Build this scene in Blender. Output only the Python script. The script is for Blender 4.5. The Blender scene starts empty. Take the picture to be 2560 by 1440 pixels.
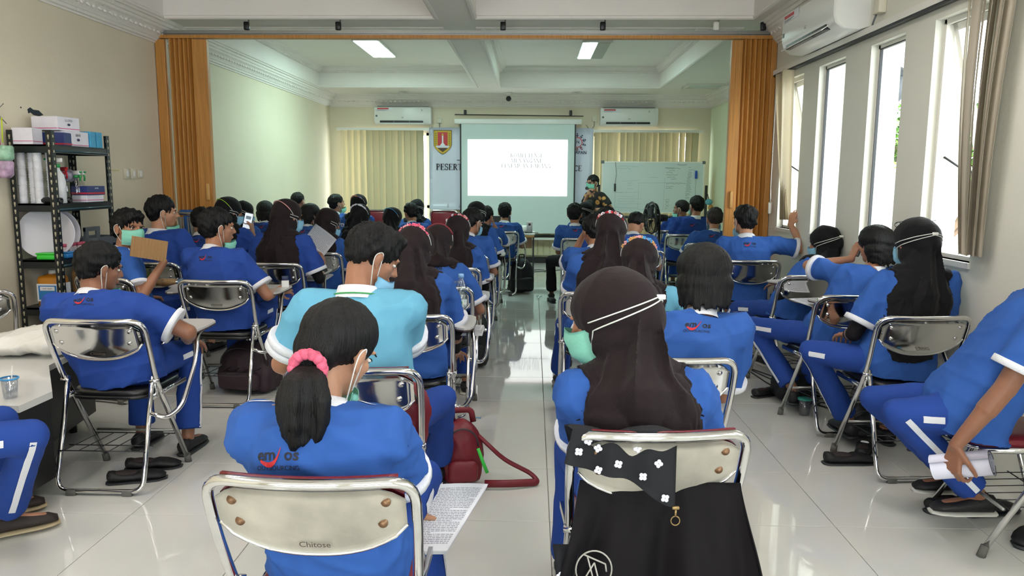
import bpy, bmesh, math, random
import numpy as np
from mathutils import Vector, Matrix
from mathutils.bvhtree import BVHTree

SC = bpy.context.scene
COL = SC.collection
R = math.radians

# ---------------------------------------------------------------- camera
CAM_H = 1.43
def _cam_axes():
    p, y, r = R(8.0), R(1.508), R(0.35)
    fw = Vector((-math.sin(y) * math.cos(p), math.cos(y) * math.cos(p), -math.sin(p)))
    rt = Vector((math.cos(y), math.sin(y), 0)); up = rt.cross(fw)
    return fw, rt * math.cos(r) + up * math.sin(r), up * math.cos(r) - rt * math.sin(r)
FW, RT, UP = _cam_axes()
cam_data = bpy.data.cameras.new('camera'); cam = bpy.data.objects.new('camera', cam_data)
COL.objects.link(cam); SC.camera = cam
cam_data.sensor_width = 36; cam_data.lens = 1900 / 2560 * 36
cam_data.clip_start = 0.05; cam_data.clip_end = 200
m = Matrix((RT, UP, -FW)).transposed().to_4x4(); m.translation = (0, 0, CAM_H)
cam.matrix_world = m
def at(u, v, Y):                       # photograph point (2560x1440) at depth Y -> room coordinates
    d = FW + RT * ((u - 1280) / 1900) - UP * ((v - 720) / 1900)
    return Vector((0, 0, CAM_H)) + d * (Y / d.y)

# ---------------------------------------------------------------- world, exposure, daylight
SC.view_settings.view_transform = 'Standard'; SC.view_settings.look = 'None'
SC.view_settings.exposure = 0.45; SC.view_settings.gamma = 1.0
SC.view_settings.use_curve_mapping = False
try:
    SC.cycles.use_denoising = True; SC.cycles.max_bounces = 8; SC.cycles.diffuse_bounces = 4
    SC.cycles.glossy_bounces = 4; SC.cycles.transparent_max_bounces = 12; SC.cycles.transmission_bounces = 4
    SC.cycles.caustics_reflective = False; SC.cycles.caustics_refractive = False
    SC.cycles.sample_clamp_indirect = 6.0
except Exception: pass
w = bpy.data.worlds.new('World'); SC.world = w; w.use_nodes = True
bg = w.node_tree.nodes['Background']
bg.inputs[0].default_value = (0.93, 0.97, 1.0, 1); bg.inputs[1].default_value = 7.0
def portal(x, y, z, w_, h_, rx, rz):
    l = bpy.data.lights.new('window_light', 'AREA'); l.shape = 'RECTANGLE'; l.size = w_; l.size_y = h_
    l.energy = 1; l.cycles.is_portal = True
    o = bpy.data.objects.new('window_light', l); COL.objects.link(o)
    o.location = (x, y, z); o.rotation_euler = (rx, 0, rz); return o
LAMP_BACK, LAMP_FILL = 40.0, 16.0
XL, XR, XRB, YB, YF, ZC = -3.55, 2.23, 3.05, 13.45, -3.2, 2.90   # left wall, right wall, right wall beyond the partition, end wall, wall behind the camera, soffit
YP = 7.3
WINS = [(6.52, 7.02), (5.67, 6.18), (4.79, 5.26), (3.92, 4.45), (1.2, 1.75), (0.3, 0.85), (-0.6, -0.05), (-1.5, -0.95)]  # last four are unseen windows, added to let in more daylight
WZ0, WZ1 = 1.03, 2.33
for a, b in WINS: portal(XR + .3, (a + b) / 2, (WZ0 + WZ1) / 2, WZ1 - WZ0, b - a, 0, 0).rotation_euler = (0, R(90), 0)
FWIN = [(-3.1, -.7), (-.2, 1.9)]  # unseen windows behind the camera, sized to brighten the near room
for a, b in FWIN: portal((a + b) / 2, YF - .25, 1.55, b - a, 1.9, R(90), 0)
portal(-2.55, YB + .2, 1.25, 1.5, 2.0, R(-90), 0); portal(1.9, YB + .2, 1.25, 1.75, 2.0, R(-90), 0)

# ---------------------------------------------------------------- materials
MATS = {}
def lin(h):
    h = h.lstrip('#'); c = [int(h[i:i + 2], 16) / 255 for i in (0, 2, 4)]
    return tuple((x / 12.92 if x <= .04045 else ((x + .055) / 1.055) ** 2.4) for x in c) + (1,)
def mat(name, col, rough=.5, metal=0, bump=0, bscale=60, var=0, vscale=4, coat=0, stretch=None, spec=.5, trans=0, alpha=1, emit=0, sheen=0, sss=0):
    if name in MATS: return MATS[name]
    m = bpy.data.materials.new(name); m.use_nodes = True; nt = m.node_tree; b = nt.nodes['Principled BSDF']
    c = lin(col) if isinstance(col, str) else tuple(col) + (1,)
    b.inputs['Base Color'].default_value = c; b.inputs['Roughness'].default_value = rough
    b.inputs['Metallic'].default_value = metal; b.inputs['Specular IOR Level'].default_value = spec
    b.inputs['Coat Weight'].default_value = coat; b.inputs['Transmission Weight'].default_value = trans
    b.inputs['Alpha'].default_value = alpha; b.inputs['Sheen Weight'].default_value = sheen
    if emit: b.inputs['Emission Color'].default_value = c; b.inputs['Emission Strength'].default_value = emit
    if bump or var:
        tc = nt.nodes.new('ShaderNodeTexCoord'); mp = nt.nodes.new('ShaderNodeMapping')
        nt.links.new(tc.outputs['Object'], mp.inputs[0])
        if stretch: mp.inputs['Scale'].default_value = stretch
    if var:
        n = nt.nodes.new('ShaderNodeTexNoise'); n.inputs['Scale'].default_value = vscale; n.inputs['Detail'].default_value = 5
        nt.links.new(mp.outputs[0], n.inputs[0])
        rp = nt.nodes.new('ShaderNodeValToRGB'); nt.links.new(n.outputs[0], rp.inputs[0])
        rp.color_ramp.elements[0].position = .3; rp.color_ramp.elements[1].position = .72
        rp.color_ramp.elements[0].color = tuple(x * (1 - var) for x in c[:3]) + (1,)
        rp.color_ramp.elements[1].color = tuple(min(1, x * (1 + var)) for x in c[:3]) + (1,)
        nt.links.new(rp.outputs[0], b.inputs['Base Color'])
    if bump:
        n = nt.nodes.new('ShaderNodeTexNoise'); n.inputs['Scale'].default_value = bscale; n.inputs['Detail'].default_value = 3
        nt.links.new(mp.outputs[0], n.inputs[0])
        bp = nt.nodes.new('ShaderNodeBump'); bp.inputs['Strength'].default_value = bump; bp.inputs['Distance'].default_value = .01
        nt.links.new(n.outputs[0], bp.inputs['Height']); nt.links.new(bp.outputs[0], b.inputs['Normal'])
    MATS[name] = m; return m
def glass_mat(name, tint=(1, 1, 1), refl=.12):
    if name in MATS: return MATS[name]
    m = bpy.data.materials.new(name); m.use_nodes = True; nt = m.node_tree; nt.nodes.clear()
    o = nt.nodes.new('ShaderNodeOutputMaterial'); mx = nt.nodes.new('ShaderNodeMixShader')
    t = nt.nodes.new('ShaderNodeBsdfTransparent'); g = nt.nodes.new('ShaderNodeBsdfGlossy')
    t.inputs[0].default_value = tuple(tint) + (1,); g.inputs['Roughness'].default_value = .03
    mx.inputs[0].default_value = refl
    nt.links.new(t.outputs[0], mx.inputs[1]); nt.links.new(g.outputs[0], mx.inputs[2]); nt.links.new(mx.outputs[0], o.inputs[0])
    MATS[name] = m; return m
def translucent_mat(name, col, k=.45):
    m = bpy.data.materials.new(name); m.use_nodes = True; nt = m.node_tree; nt.nodes.clear()
    o = nt.nodes.new('ShaderNodeOutputMaterial'); mx = nt.nodes.new('ShaderNodeMixShader')
    d = nt.nodes.new('ShaderNodeBsdfDiffuse'); t = nt.nodes.new('ShaderNodeBsdfTranslucent')
    d.inputs[0].default_value = lin(col); t.inputs[0].default_value = lin(col); mx.inputs[0].default_value = k
    nt.links.new(d.outputs[0], mx.inputs[1]); nt.links.new(t.outputs[0], mx.inputs[2]); nt.links.new(mx.outputs[0], o.inputs[0])
    MATS[name] = m; return m
M = {}
M['wall'] = mat('cream_paint', '#ddd2ba', .75, bump=.15, bscale=35, var=.03, vscale=1.5)
M['wall_r'] = mat('pale_paint', '#dddcd0', .75, bump=.15, bscale=35, var=.02, vscale=1.5)
M['wall_green_lit'] = mat('green_lit_cream_paint', '#dfe6c8', .75, bump=.15, bscale=35, var=.02, vscale=1.5)  # same cream paint, with the greenish room light put into its colour
M['ceil'] = mat('ceiling_paint', '#ece6e0', .8, var=.02, vscale=2)
M['relief'] = mat('moulded_plaster', '#e9e4dc', .75, bump=.9, bscale=28)
M['tile'] = mat('glossy_tile', '#d8d8d2', .045, var=.03, vscale=3, coat=.3, spec=.6)
M['grout'] = mat('grout', '#8c8a82', .8)
M['chrome'] = mat('chrome', '#d6d6d6', .1, 1, var=.05, vscale=30)
M['plate'] = mat('chrome_plate', '#d2d2d0', .12, 1, bump=.03, bscale=14)
M['worn'] = mat('worn_chrome_plate', '#b9b4a8', .4, .5, var=.28, vscale=7, bump=.05, bscale=40)
M['steel'] = mat('dull_steel', '#9c9c98', .35, .8)
M['rust'] = mat('rusty_bolt', '#8a6a50', .45, .7, var=.3, vscale=80)
M['vinyl'] = mat('black_vinyl', '#101012', .28, bump=.1, bscale=200)
M['redvinyl'] = mat('dark_red_vinyl', '#6a1020', .35, bump=.1, bscale=200)
M['rubber'] = mat('grey_rubber', '#5e5d58', .8)
M['blackwire'] = mat('black_wire', '#15171a', .4)
M['laminate'] = mat('tablet_laminate', '#c9c6c2', .3)
M['brownedge'] = mat('brown_edge', '#4a3a34', .5)
M['wood'] = mat('partition_wood', '#b9803c', .45, var=.22, vscale=3, stretch=(30, 30, 1), bump=.05, bscale=60)
M['woodlt'] = mat('light_wood', '#cf9e5a', .4, var=.15, vscale=4, stretch=(20, 20, 1))
M['white'] = mat('white_plastic', '#e6e6e2', .3)
M['offwhite'] = mat('off_white_plastic', '#d9d4c0', .4)
M['black'] = mat('black_plastic', '#0e0e10', .4)
M['dark'] = mat('dark_grey', '#2a2c2e', .5)
M['grey'] = mat('grey_plastic', '#5f6468', .45)
M['alu'] = mat('white_aluminium', '#e4e2da', .35)
M['paper'] = mat('paper', '#e8e8ec', .8)
M['ink'] = mat('print_ink', '#23232b', .8)
M['inklt'] = mat('faint_ink', '#8a8a94', .8)
M['skin'] = mat('skin_brown', '#a06e52', .5, bump=.05, bscale=90, var=.08, vscale=14, sheen=.1)
M['skin2'] = mat('skin_light_brown', '#b58466', .5, bump=.05, bscale=90, var=.08, vscale=14, sheen=.1)
M['skin3'] = mat('skin_deep_brown', '#885a42', .5, bump=.05, bscale=90, var=.08, vscale=14, sheen=.1)
M['eye'] = mat('eye_white', '#e6e0d8', .25)
M['iris'] = mat('dark_iris', '#140c08', .15)
M['hair'] = mat('black_hair', '#080707', .5, bump=.5, bscale=60, stretch=(6, 6, .5), spec=.3)
M['hairg'] = mat('greying_hair', '#2a2422', .5, bump=.9, bscale=30, stretch=(6, 6, .5), var=.3, vscale=20)
M['hijab'] = mat('dark_brown_scarf', '#211719', .8, bump=.25, bscale=300, sheen=.05, spec=.2)
M['hijabk'] = mat('black_scarf', '#100f12', .8, bump=.25, bscale=300, sheen=.05, spec=.2)
M['blue'] = mat('blue_uniform_cloth', '#325aa2', .85, bump=.35, bscale=9, var=.06, vscale=5, spec=.2)
M['blue2'] = mat('royal_blue_uniform_cloth', '#274590', .85, bump=.35, bscale=9, var=.06, vscale=5, spec=.2)
M['sky'] = mat('light_blue_cloth', '#69aac6', .85, bump=.3, bscale=9, var=.05, vscale=5, spec=.2)
M['trim'] = mat('white_trim_cloth', '#dfe0e6', .85, bump=.3, bscale=150)
M['blackcloth'] = mat('black_cloth', '#131013', .8, bump=.5, bscale=6, spec=.2)
M['maskg'] = mat('green_mask', '#86cdb6', .85, bump=.15, bscale=120)
M['maskb'] = mat('blue_mask', '#8fc4e0', .85, bump=.15, bscale=120)
M['strap'] = mat('mask_strap', '#dfe0da', .8)
M['pinkf'] = mat('pink_flowers', '#d9607c', .8, var=.4, vscale=60)
M['redf'] = mat('red_flowers', '#b8232f', .8, var=.3, vscale=60)
M['whitef'] = mat('white_flowers', '#dcdce8', .8)
M['bluef'] = mat('light_blue_band', '#4aa0d8', .7)
M['salmon'] = mat('salmon_band', '#e0a0a0', .8)
M['limef'] = mat('lime_band', '#9ccc3c', .8)
M['red'] = mat('red_plastic', '#c02028', .4)
M['shoe'] = mat('black_shoe', '#121113', .6, bump=.2, bscale=80)
M['shoebr'] = mat('dark_brown_shoe', '#2c2320', .7, bump=.2, bscale=80)
M['sole'] = mat('beige_sole', '#b7a684', .7)
M['solewh'] = mat('white_sole', '#d8d5cc', .6)
M['bagred'] = mat('crimson_nylon', '#6e1020', .5, bump=.4, bscale=22)
M['green'] = mat('green_strap', '#3c9c52', .6)

# ---------------------------------------------------------------- mesh builder
def basis(d):
    d = Vector(d).normalized()
    a = Vector((0, 0, 1)) if abs(d.z) < .9 else Vector((0, 1, 0))
    x = a.cross(d).normalized(); return x, d.cross(x).normalized(), d
class MB:
    def __init__(s): s.v = []; s.f = []; s.mi = []; s.cur = 0
    def _add(s, vs, fs):
        n = len(s.v); s.v += [tuple(v) for v in vs]; s.f += [tuple(i + n for i in f) for f in fs]; s.mi += [s.cur] * len(fs); return s
    def mat(s, i): s.cur = i; return s
    def box(s, c, d, rz=0, M_=None):
        x, y, z = d[0] / 2, d[1] / 2, d[2] / 2
        vs = [Vector((a * x, b * y, e * z)) for a in (-1, 1) for b in (-1, 1) for e in (-1, 1)]
        if M_ is None: M_ = Matrix.Translation(c) @ Matrix.Rotation(rz, 4, 'Z')
        else: M_ = Matrix.Translation(c) @ M_
        return s._add([M_ @ v for v in vs], [(0, 1, 3, 2), (4, 6, 7, 5), (0, 4, 5, 1), (2, 3, 7, 6), (0, 2, 6, 4), (1, 5, 7, 3)])
    def bb(s, x0, x1, y0, y1, z0, z1): return s.box(((x0 + x1) / 2, (y0 + y1) / 2, (z0 + z1) / 2), (x1 - x0, y1 - y0, z1 - z0))
    def rbox(s, c, d, b=.01, M_=None):      # bevelled box
        bm = bmesh.new(); bmesh.ops.create_cube(bm, size=1); bmesh.ops.scale(bm, vec=d, verts=bm.verts)
        bmesh.ops.bevel(bm, geom=bm.edges[:], offset=b, segments=2, affect='EDGES', profile=.5)
        T = Matrix.Translation(c) @ (M_ if M_ is not None else Matrix.Identity(4))
        bm.verts.ensure_lookup_table(); bm.verts.index_update()
        s._add([T @ v.co for v in bm.verts], [[v.index for v in f.verts] for f in bm.faces]); bm.free(); return s
    def rings(s, rs, cap=True, close=False):
        n = len(rs[0]); vs = [p for r in rs for p in r]; fs = []
        k = len(rs)
        for i in range(k if close else k - 1):
            j = (i + 1) % k
            for a in range(n): b = (a + 1) % n; fs.append((i * n + a, i * n + b, j * n + b, j * n + a))
        if cap and not close: fs.append(tuple(range(n))[::-1]); fs.append(tuple((k - 1) * n + a for a in range(n)))
        return s._add(vs, fs)
    def cyl(s, p0, p1, r0, r1=None, n=12, cap=True):
        r1 = r0 if r1 is None else r1; p0, p1 = Vector(p0), Vector(p1); x, y, d = basis(p1 - p0)
        rg = lambda p, r: [p + (x * math.cos(t * 2 * math.pi / n) + y * math.sin(t * 2 * math.pi / n)) * r for t in range(n)]
        return s.rings([rg(p0, r0), rg(p1, r1)], cap)
    def cap(s, p0, p1, r0, r1=None, n=12):    # tapered capsule
        r1 = r0 if r1 is None else r1; p0, p1 = Vector(p0), Vector(p1)
        if (p1 - p0).length < 1e-5: p1 = p0 + Vector((0, 0, 1e-4))
        x, y, d = basis(p1 - p0)
        rs = []
        for p, r, aa in ((p0, r0, (-80, -50, -20)), (p1, r1, (20, 50, 80))):
            for a in aa:
                a = R(a); q = p + d * r * math.sin(a); rr = r * math.cos(a)
                rs.append([q + (x * math.cos(t * 2 * math.pi / n) + y * math.sin(t * 2 * math.pi / n)) * rr for t in range(n)])
        return s.rings(rs)
    def tube(s, pts, r, n=8, close=False, ry=None):
        pts = [Vector(p) for p in pts]; k = len(pts); rs = []; px = None
        for i in range(k):
            a = pts[(i - 1) % k] if (i > 0 or close) else pts[i]; b = pts[(i + 1) % k] if (i < k - 1 or close) else pts[i]
            d = (b - a).normalized()
            if px is None: x, y, _ = basis(d)
            else: x = (px - d * px.dot(d)).normalized(); y = d.cross(x)
            px = x; rr = r[i] if isinstance(r, (list, tuple)) else r
            rs.append([pts[i] + (x * math.cos(t * 2 * math.pi / n) + y * math.sin(t * 2 * math.pi / n) * (ry / rr if ry else 1)) * rr for t in range(n)])
        return s.rings(rs, True, close)
    def ell(s, c, r, M_=None, nu=16, nv=10):
        c = Vector(c); T = Matrix.Translation(c) @ (M_ if M_ is not None else Matrix.Identity(4)); rs = []
        for j in range(nv):
            a = R(-85 + 170 * j / (nv - 1))
            rs.append([T @ Vector((r[0] * math.cos(a) * math.cos(t * 2 * math.pi / nu), r[1] * math.cos(a) * math.sin(t * 2 * math.pi / nu), r[2] * math.sin(a))) for t in range(nu)])
        return s.rings(rs)
    def lathe(s, prof, c=(0, 0, 0), n=20, M_=None, cap=True):
        T = Matrix.Translation(c) @ (M_ if M_ is not None else Matrix.Identity(4))
        return s.rings([[T @ Vector((r * math.cos(t * 2 * math.pi / n), r * math.sin(t * 2 * math.pi / n), z)) for t in range(n)] for r, z in prof], cap)
    def grid(s, P, thick=0):                   # P: rows of points -> sheet; thick > 0 gives a closed slab along the normals
        a, b = len(P), len(P[0]); P = [[Vector(q) for q in r] for r in P]
        idx = lambda i, j: i * b + j
        fs = [(idx(i, j), idx(i + 1, j), idx(i + 1, j + 1), idx(i, j + 1)) for i in range(a - 1) for j in range(b - 1)]
        vs = [q for r in P for q in r]
        if not thick: return s._add(vs, fs)
        nv = []
        for i in range(a):
            for j in range(b):
                u = P[min(i + 1, a - 1)][j] - P[max(i - 1, 0)][j]; v = P[i][min(j + 1, b - 1)] - P[i][max(j - 1, 0)]
                nv.append(P[i][j] - u.cross(v).normalized() * thick)
        N = a * b; fs2 = [tuple(k + N for k in f[::-1]) for f in fs]
        edge = [idx(i, 0) for i in range(a)] + [idx(a - 1, j) for j in range(1, b)] + [idx(i, b - 1) for i in range(a - 2, -1, -1)] + [idx(0, j) for j in range(b - 2, 0, -1)]
        side = [(edge[k], edge[(k + 1) % len(edge)], edge[(k + 1) % len(edge)] + N, edge[k] + N) for k in range(len(edge))]
        return s._add(vs + nv, fs + fs2 + side)
    def prism(s, poly, z0, z1, M_=None):
        T = M_ if M_ is not None else Matrix.Identity(4); n = len(poly)
        vs = [T @ Vector((x, y, z0)) for x, y in poly] + [T @ Vector((x, y, z1)) for x, y in poly]
        return s._add(vs, [tuple(range(n))[::-1], tuple(range(n, 2 * n))] + [(i, (i + 1) % n, (i + 1) % n + n, i + n) for i in range(n)])
    def mesh(s, name, mats, smooth=True):
        me = bpy.data.meshes.new(name); me.from_pydata(s.v, [], s.f)
        for m_ in (mats if isinstance(mats, (list, tuple)) else [mats]): me.materials.append(m_)
        if any(s.mi): me.polygons.foreach_set('material_index', s.mi)
        me.polygons.foreach_set('use_smooth', [smooth] * len(me.polygons)); me.update()
        return me
    def build(s, name, mats, parent=None, smooth=True, loc=None, kind=None):
        me = s.mesh(name, mats, smooth)
        if smooth == 'auto': auto(me)
        o = bpy.data.objects.new(name, me); COL.objects.link(o)
        if parent is not None: o.parent = parent
        if loc is not None: o.location = loc
        if kind: o['kind'] = kind
        return o
def auto(me, ang=40):
    bm = bmesh.new(); bm.from_mesh(me); bmesh.ops.recalc_face_normals(bm, faces=bm.faces)
    for f in bm.faces: f.smooth = True
    for e in bm.edges:
        if len(e.link_faces) == 2 and e.calc_face_angle(0) > R(ang): e.smooth = False
    bm.to_mesh(me); bm.free()
def fix(o, ang=40): auto(o.data, ang); return o
def thing(name, label, cat, loc=(0, 0, 0), rz=0, group=None):
    o = bpy.data.objects.new(name, None); COL.objects.link(o); o.location = loc; o.rotation_euler = (0, 0, rz); o.empty_display_size = .1
    return tag(o, label, cat, group)
def tag(o, label=None, cat=None, group=None, kind=None):
    if label: o['label'] = label
    if cat: o['category'] = cat
    if group: o['group'] = group
    if kind: o['kind'] = kind
    return o
def kids(o): return [c for c in bpy.data.objects if c.parent == o]
def copy_tree(root, tree, loc, rz, label, group=None):
    r = root.copy(); COL.objects.link(r); r.location = loc; r.rotation_euler = (0, 0, rz); r['label'] = label
    if group: r['group'] = group
    for ch, sub in tree:
        c = ch.copy(); COL.objects.link(c); c.parent = r
        for g in sub: d = g.copy(); COL.objects.link(d); d.parent = c
    return r
def fillet(pts, rad, n=5):
    pts = [Vector(p) for p in pts]; out = [pts[0]]
    for i in range(1, len(pts) - 1):
        a, b, c = pts[i - 1], pts[i], pts[i + 1]; r_ = min(rad, (a - b).length * .48, (c - b).length * .48)
        p, q = b + (a - b).normalized() * r_, b + (c - b).normalized() * r_
        for k in range(n + 1):
            t = k / n; out.append(p * (1 - t) ** 2 + b * 2 * t * (1 - t) + q * t * t)
    out.append(pts[-1]); return out

# ---------------------------------------------------------------- lettering
_TXT = {}
def text2d(s, size=1.0, bold=0.0, space=1.0):
    k = (s, bold, space)
    if k not in _TXT:
        cu = bpy.data.curves.new('t', 'FONT'); cu.body = s; cu.size = 1; cu.offset = bold; cu.resolution_u = 3; cu.align_x = 'CENTER'; cu.space_character = space
        o = bpy.data.objects.new('t', cu); COL.objects.link(o); bpy.context.view_layer.update()
        me = bpy.data.meshes.new_from_object(o.evaluated_get(bpy.context.evaluated_depsgraph_get()))
        _TXT[k] = ([(v.co.x, v.co.y) for v in me.vertices], [tuple(p.vertices) for p in me.polygons])
        bpy.data.objects.remove(o); bpy.data.curves.remove(cu); bpy.data.meshes.remove(me)
    v, f = _TXT[k]; return [(x * size, y * size) for x, y in v], f
T_, t_ = .17, .06    # thick and thin strokes of the serif letters
SERIF = {  # width, list of ('l',x0,y0,x1,y1,w) / ('a',cx,cy,rx,ry,deg0,deg1,w) / ('s',x,y,w) serif bar
 'I': (.38, [('l', .19, 0, .19, 1, T_), ('s', .19, 0, .36), ('s', .19, 1, .36)]),
 'P': (.64, [('l', .17, 0, .17, 1, T_), ('s', .17, 0, .36), ('s', .12, 1, .24), ('a', .26, .73, .26, .24, -90, 90, .11), ('l', .17, .97, .28, .97, t_), ('l', .17, .49, .28, .49, t_)]),
 'E': (.68, [('l', .17, 0, .17, 1, T_), ('l', .05, .03, .6, .03, t_), ('l', .05, .97, .58, .97, t_), ('l', .17, .52, .42, .52, t_), ('l', .6, 0, .6, .22, t_), ('l', .57, .78, .57, 1, t_), ('l', .42, .4, .42, .64, t_)]),
 'S': (.58, [('a', .28, .74, .2, .23, 30, 270, .12), ('a', .28, .27, .21, .24, -150, 90, .12), ('l', .48, .72, .48, .95, t_), ('l', .06, .05, .06, .3, t_)]),
 'R': (.74, [('l', .17, 0, .17, 1, T_), ('s', .17, 0, .34), ('a', .27, .74, .25, .23, -90, 90, .11), ('l', .05, .97, .3, .97, t_), ('l', .17, .51, .3, .51, t_), ('l', .33, .5, .6, .03, .15), ('s', .62, 0, .22)]),
 'T': (.68, [('l', .34, 0, .34, 1, T_), ('s', .34, 0, .36), ('l', .04, .97, .64, .97, t_), ('l', .06, .76, .06, 1, t_), ('l', .62, .76, .62, 1, t_)]),
 'K': (.76, [('l', .17, 0, .17, 1, T_), ('s', .17, 0, .34), ('s', .17, 1, .34), ('l', .2, .42, .6, .97, t_), ('s', .6, 1, .26), ('l', .32, .6, .64, .03, .15), ('s', .66, 0, .24)]),
 'O': (.76, [('a', .38, .5, .28, .45, 0, 360, .13)]),
 'C': (.7, [('a', .38, .5, .28, .45, 40, 320, .13), ('l', .62, .72, .62, 1, t_)]),
 'G': (.76, [('a', .38, .5, .28, .45, 40, 325, .13), ('l', .62, .72, .62, 1, t_), ('l', .6, .03, .6, .42, .14), ('s', .6, .42, .28)]),
 'M': (.96, [('l', .14, 0, .14, 1, t_), ('s', .14, 0, .26), ('l', .16, 1, .46, .05, .15), ('l', .46, .05, .78, 1, t_), ('l', .8, 0, .8, 1, T_), ('s', .8, 0, .32), ('s', .1, 1, .2), ('s', .84, 1, .22)]),
 'N': (.78, [('l', .14, 0, .14, 1, t_), ('s', .14, 0, .26), ('l', .14, 1, .62, .03, .16), ('l', .64, 0, .64, 1, t_), ('s', .64, 1, .28), ('s', .1, 1, .16)]),
 'A': (.74, [('l', .1, 0, .36, 1, t_), ('l', .36, 1, .62, 0, .16), ('s', .1, 0, .24), ('s', .62, 0, .3), ('l', .2, .33, .52, .33, t_)]),
 'U': (.76, [('l', .17, .3, .17, 1, T_), ('s', .17, 1, .34), ('a', .38, .3, .22, .27, 180, 360, .1), ('l', .62, .3, .62, 1, t_), ('s', .62, 1, .26)]),
 'B': (.68, [('l', .17, 0, .17, 1, T_), ('a', .3, .75, .2, .22, -90, 90, .11), ('a', .32, .27, .24, .24, -90, 90, .12), ('l', .05, .97, .3, .97, t_), ('l', .17, .51, .32, .51, t_), ('l', .05, .03, .34, .03, t_)]),
 ' ': (.35, [])}
def serif2d(s, h):
    vs, fs, x = [], [], 0
    tot = sum(SERIF[c][0] for c in s)
    def quad(a, b, w):
        d = Vector((b[0] - a[0], b[1] - a[1])); n = Vector((-d.y, d.x)).normalized() * w / 2
        k = len(vs); vs.extend([(a[0] + n.x, a[1] + n.y), (a[0] - n.x, a[1] - n.y), (b[0] - n.x, b[1] - n.y), (b[0] + n.x, b[1] + n.y)]); fs.append((k, k + 1, k + 2, k + 3))
    for c in s:
        wd, st = SERIF[c]; X = x - tot / 2
        for q in st:
            if q[0] == 'l': quad((X + q[1], q[2]), (X + q[3], q[4]), q[5])
            elif q[0] == 's': quad((X + q[1] - q[3] / 2, q[2] + (.025 if q[2] < .9 else -.025)), (X + q[1] + q[3] / 2, q[2] + (.025 if q[2] < .9 else -.025)), .05)
            else:
                n = 14; pp = [(X + q[1] + q[3] * math.cos(R(q[5] + (q[6] - q[5]) * i / n)), q[2] + q[4] * math.sin(R(q[5] + (q[6] - q[5]) * i / n))) for i in range(n + 1)]
                for i in range(n): quad(pp[i], pp[i + 1], q[7])
        x += wd
    return [(a * h, b * h) for a, b in vs], fs
def flat(name, vf, origin, ux, uy, m_, parent=None, bvh=None, dr=None, off=.002, kind=None):
    """lay a flat drawing on the plane (origin, ux, uy), or press it onto a surface along dr"""
    v, f = vf; o3 = [Vector(origin) + Vector(ux) * a + Vector(uy) * b for a, b in v]
    if bvh:
        q = []; ok = []
        for p in o3:
            h, n, i, d = bvh.ray_cast(p, dr, .6)
            ok.append(h is not None); q.append(h - Vector(dr) * off if h is not None else p)
        o3 = q; f = [x for x in f if all(ok[i] for i in x)]
    if not f: return None
    me = bpy.data.meshes.new(name); me.from_pydata([tuple(p) for p in o3], [], f); me.materials.append(m_); me.update()
    o = bpy.data.objects.new(name, me); COL.objects.link(o)
    if parent: o.parent = parent
    if kind: o['kind'] = kind
    return o

def batik():
    m = mat('batik_cloth', '#1a1310', .85); nt = m.node_tree; b = nt.nodes['Principled BSDF']; tc = nt.nodes.new('ShaderNodeTexCoord')
    v = nt.nodes.new('ShaderNodeTexVoronoi'); v.inputs['Scale'].default_value = 9.5; v.inputs['Randomness'].default_value = .75; nt.links.new(tc.outputs['Object'], v.inputs['Vector'])
    r = nt.nodes.new('ShaderNodeValToRGB'); nt.links.new(v.outputs['Distance'], r.inputs[0]); e = r.color_ramp.elements
    e[0].position = .0; e[0].color = lin('#b98a4a'); e[1].position = .37; e[1].color = lin('#15100e')
    x = e.new(.14); x.color = lin('#8a5526'); x = e.new(.2); x.color = lin('#c49350'); x = e.new(.33); x.color = lin('#a8733a')
    nt.links.new(r.outputs[0], b.inputs['Base Color']); return m
M['batik'] = batik()
# ================================================================ the room
def S(o, kind='structure'): o['kind'] = kind; return o
# floor: 0.6 m tiles, joints recessed
fl = S(MB().bb(XL - .1, XRB + .1, YF - .1, YB + .1, -.12, -.004).build('floor', M['grout'], smooth=False))
bm_t = MB().rbox((0, 0, -.006), (.5965, .5965, .012), .0012).mesh('tile', M['tile'], False)
nt_ = 0
x0t, y0t = 1.285 - .6 * 9, 3.06 - .6 * 11
for i in range(12):
    for j in range(29):
        cx, cy = x0t + .6 * i + .3, y0t + .6 * j + .3
        if cx < XL - .29 or cy < .2 or cy > YB or cx > XRB + .29 or (cx > XR + .29 and cy < YP - .3): continue
        t = bpy.data.objects.new('tile', bm_t); COL.objects.link(t); t.parent = fl; t.location = (cx, cy, 0); nt_ += 1
# tiles behind and under the camera: one joined field
rest = MB()
for i in range(12):
    for j in range(29):
        cx, cy = x0t + .6 * i + .3, y0t + .6 * j + .3
        if cx < XL - .29 or cy >= .2 or cy < YF - .3 or cx > XR + .29: continue
        rest.box((cx, cy, -.006), (.5965, .5965, .012))
o = rest.build('tile_field', M['tile'], fl, False, kind='stuff')
def wallx(name, x, y0, y1, m_, wins=(), th=.2, side=1, z1=3.3):
    b = MB(); xa, xb = (x, x + th) if side > 0 else (x - th, x)
    ys = sorted(wins); cur = y0
    for a, c in ys:
        if a > cur: b.bb(xa, xb, cur, a, -.1, z1)
        b.bb(xa, xb, a, c, -.1, WZ0); b.bb(xa, xb, a, c, WZ1, z1); cur = c
    b.bb(xa, xb, cur, y1, -.1, z1)
    return S(b.build(name, m_, smooth=False))
wallx('wall_left', XL, YF, YB + .2, M['wall'], side=-1)
wallx('wall_right', XR, YF, YP + .05, M['wall_r'], WINS)
wr = MB(); wr.bb(XRB, XRB + .2, YP - .15, YB + .2, -.1, 3.3); wr.bb(XR + .2, XRB + .2, YP - .15, YP + .05, -.1, 3.3); S(wr.build('wall_right_beyond', M['wall_green_lit'], smooth=False))
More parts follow.
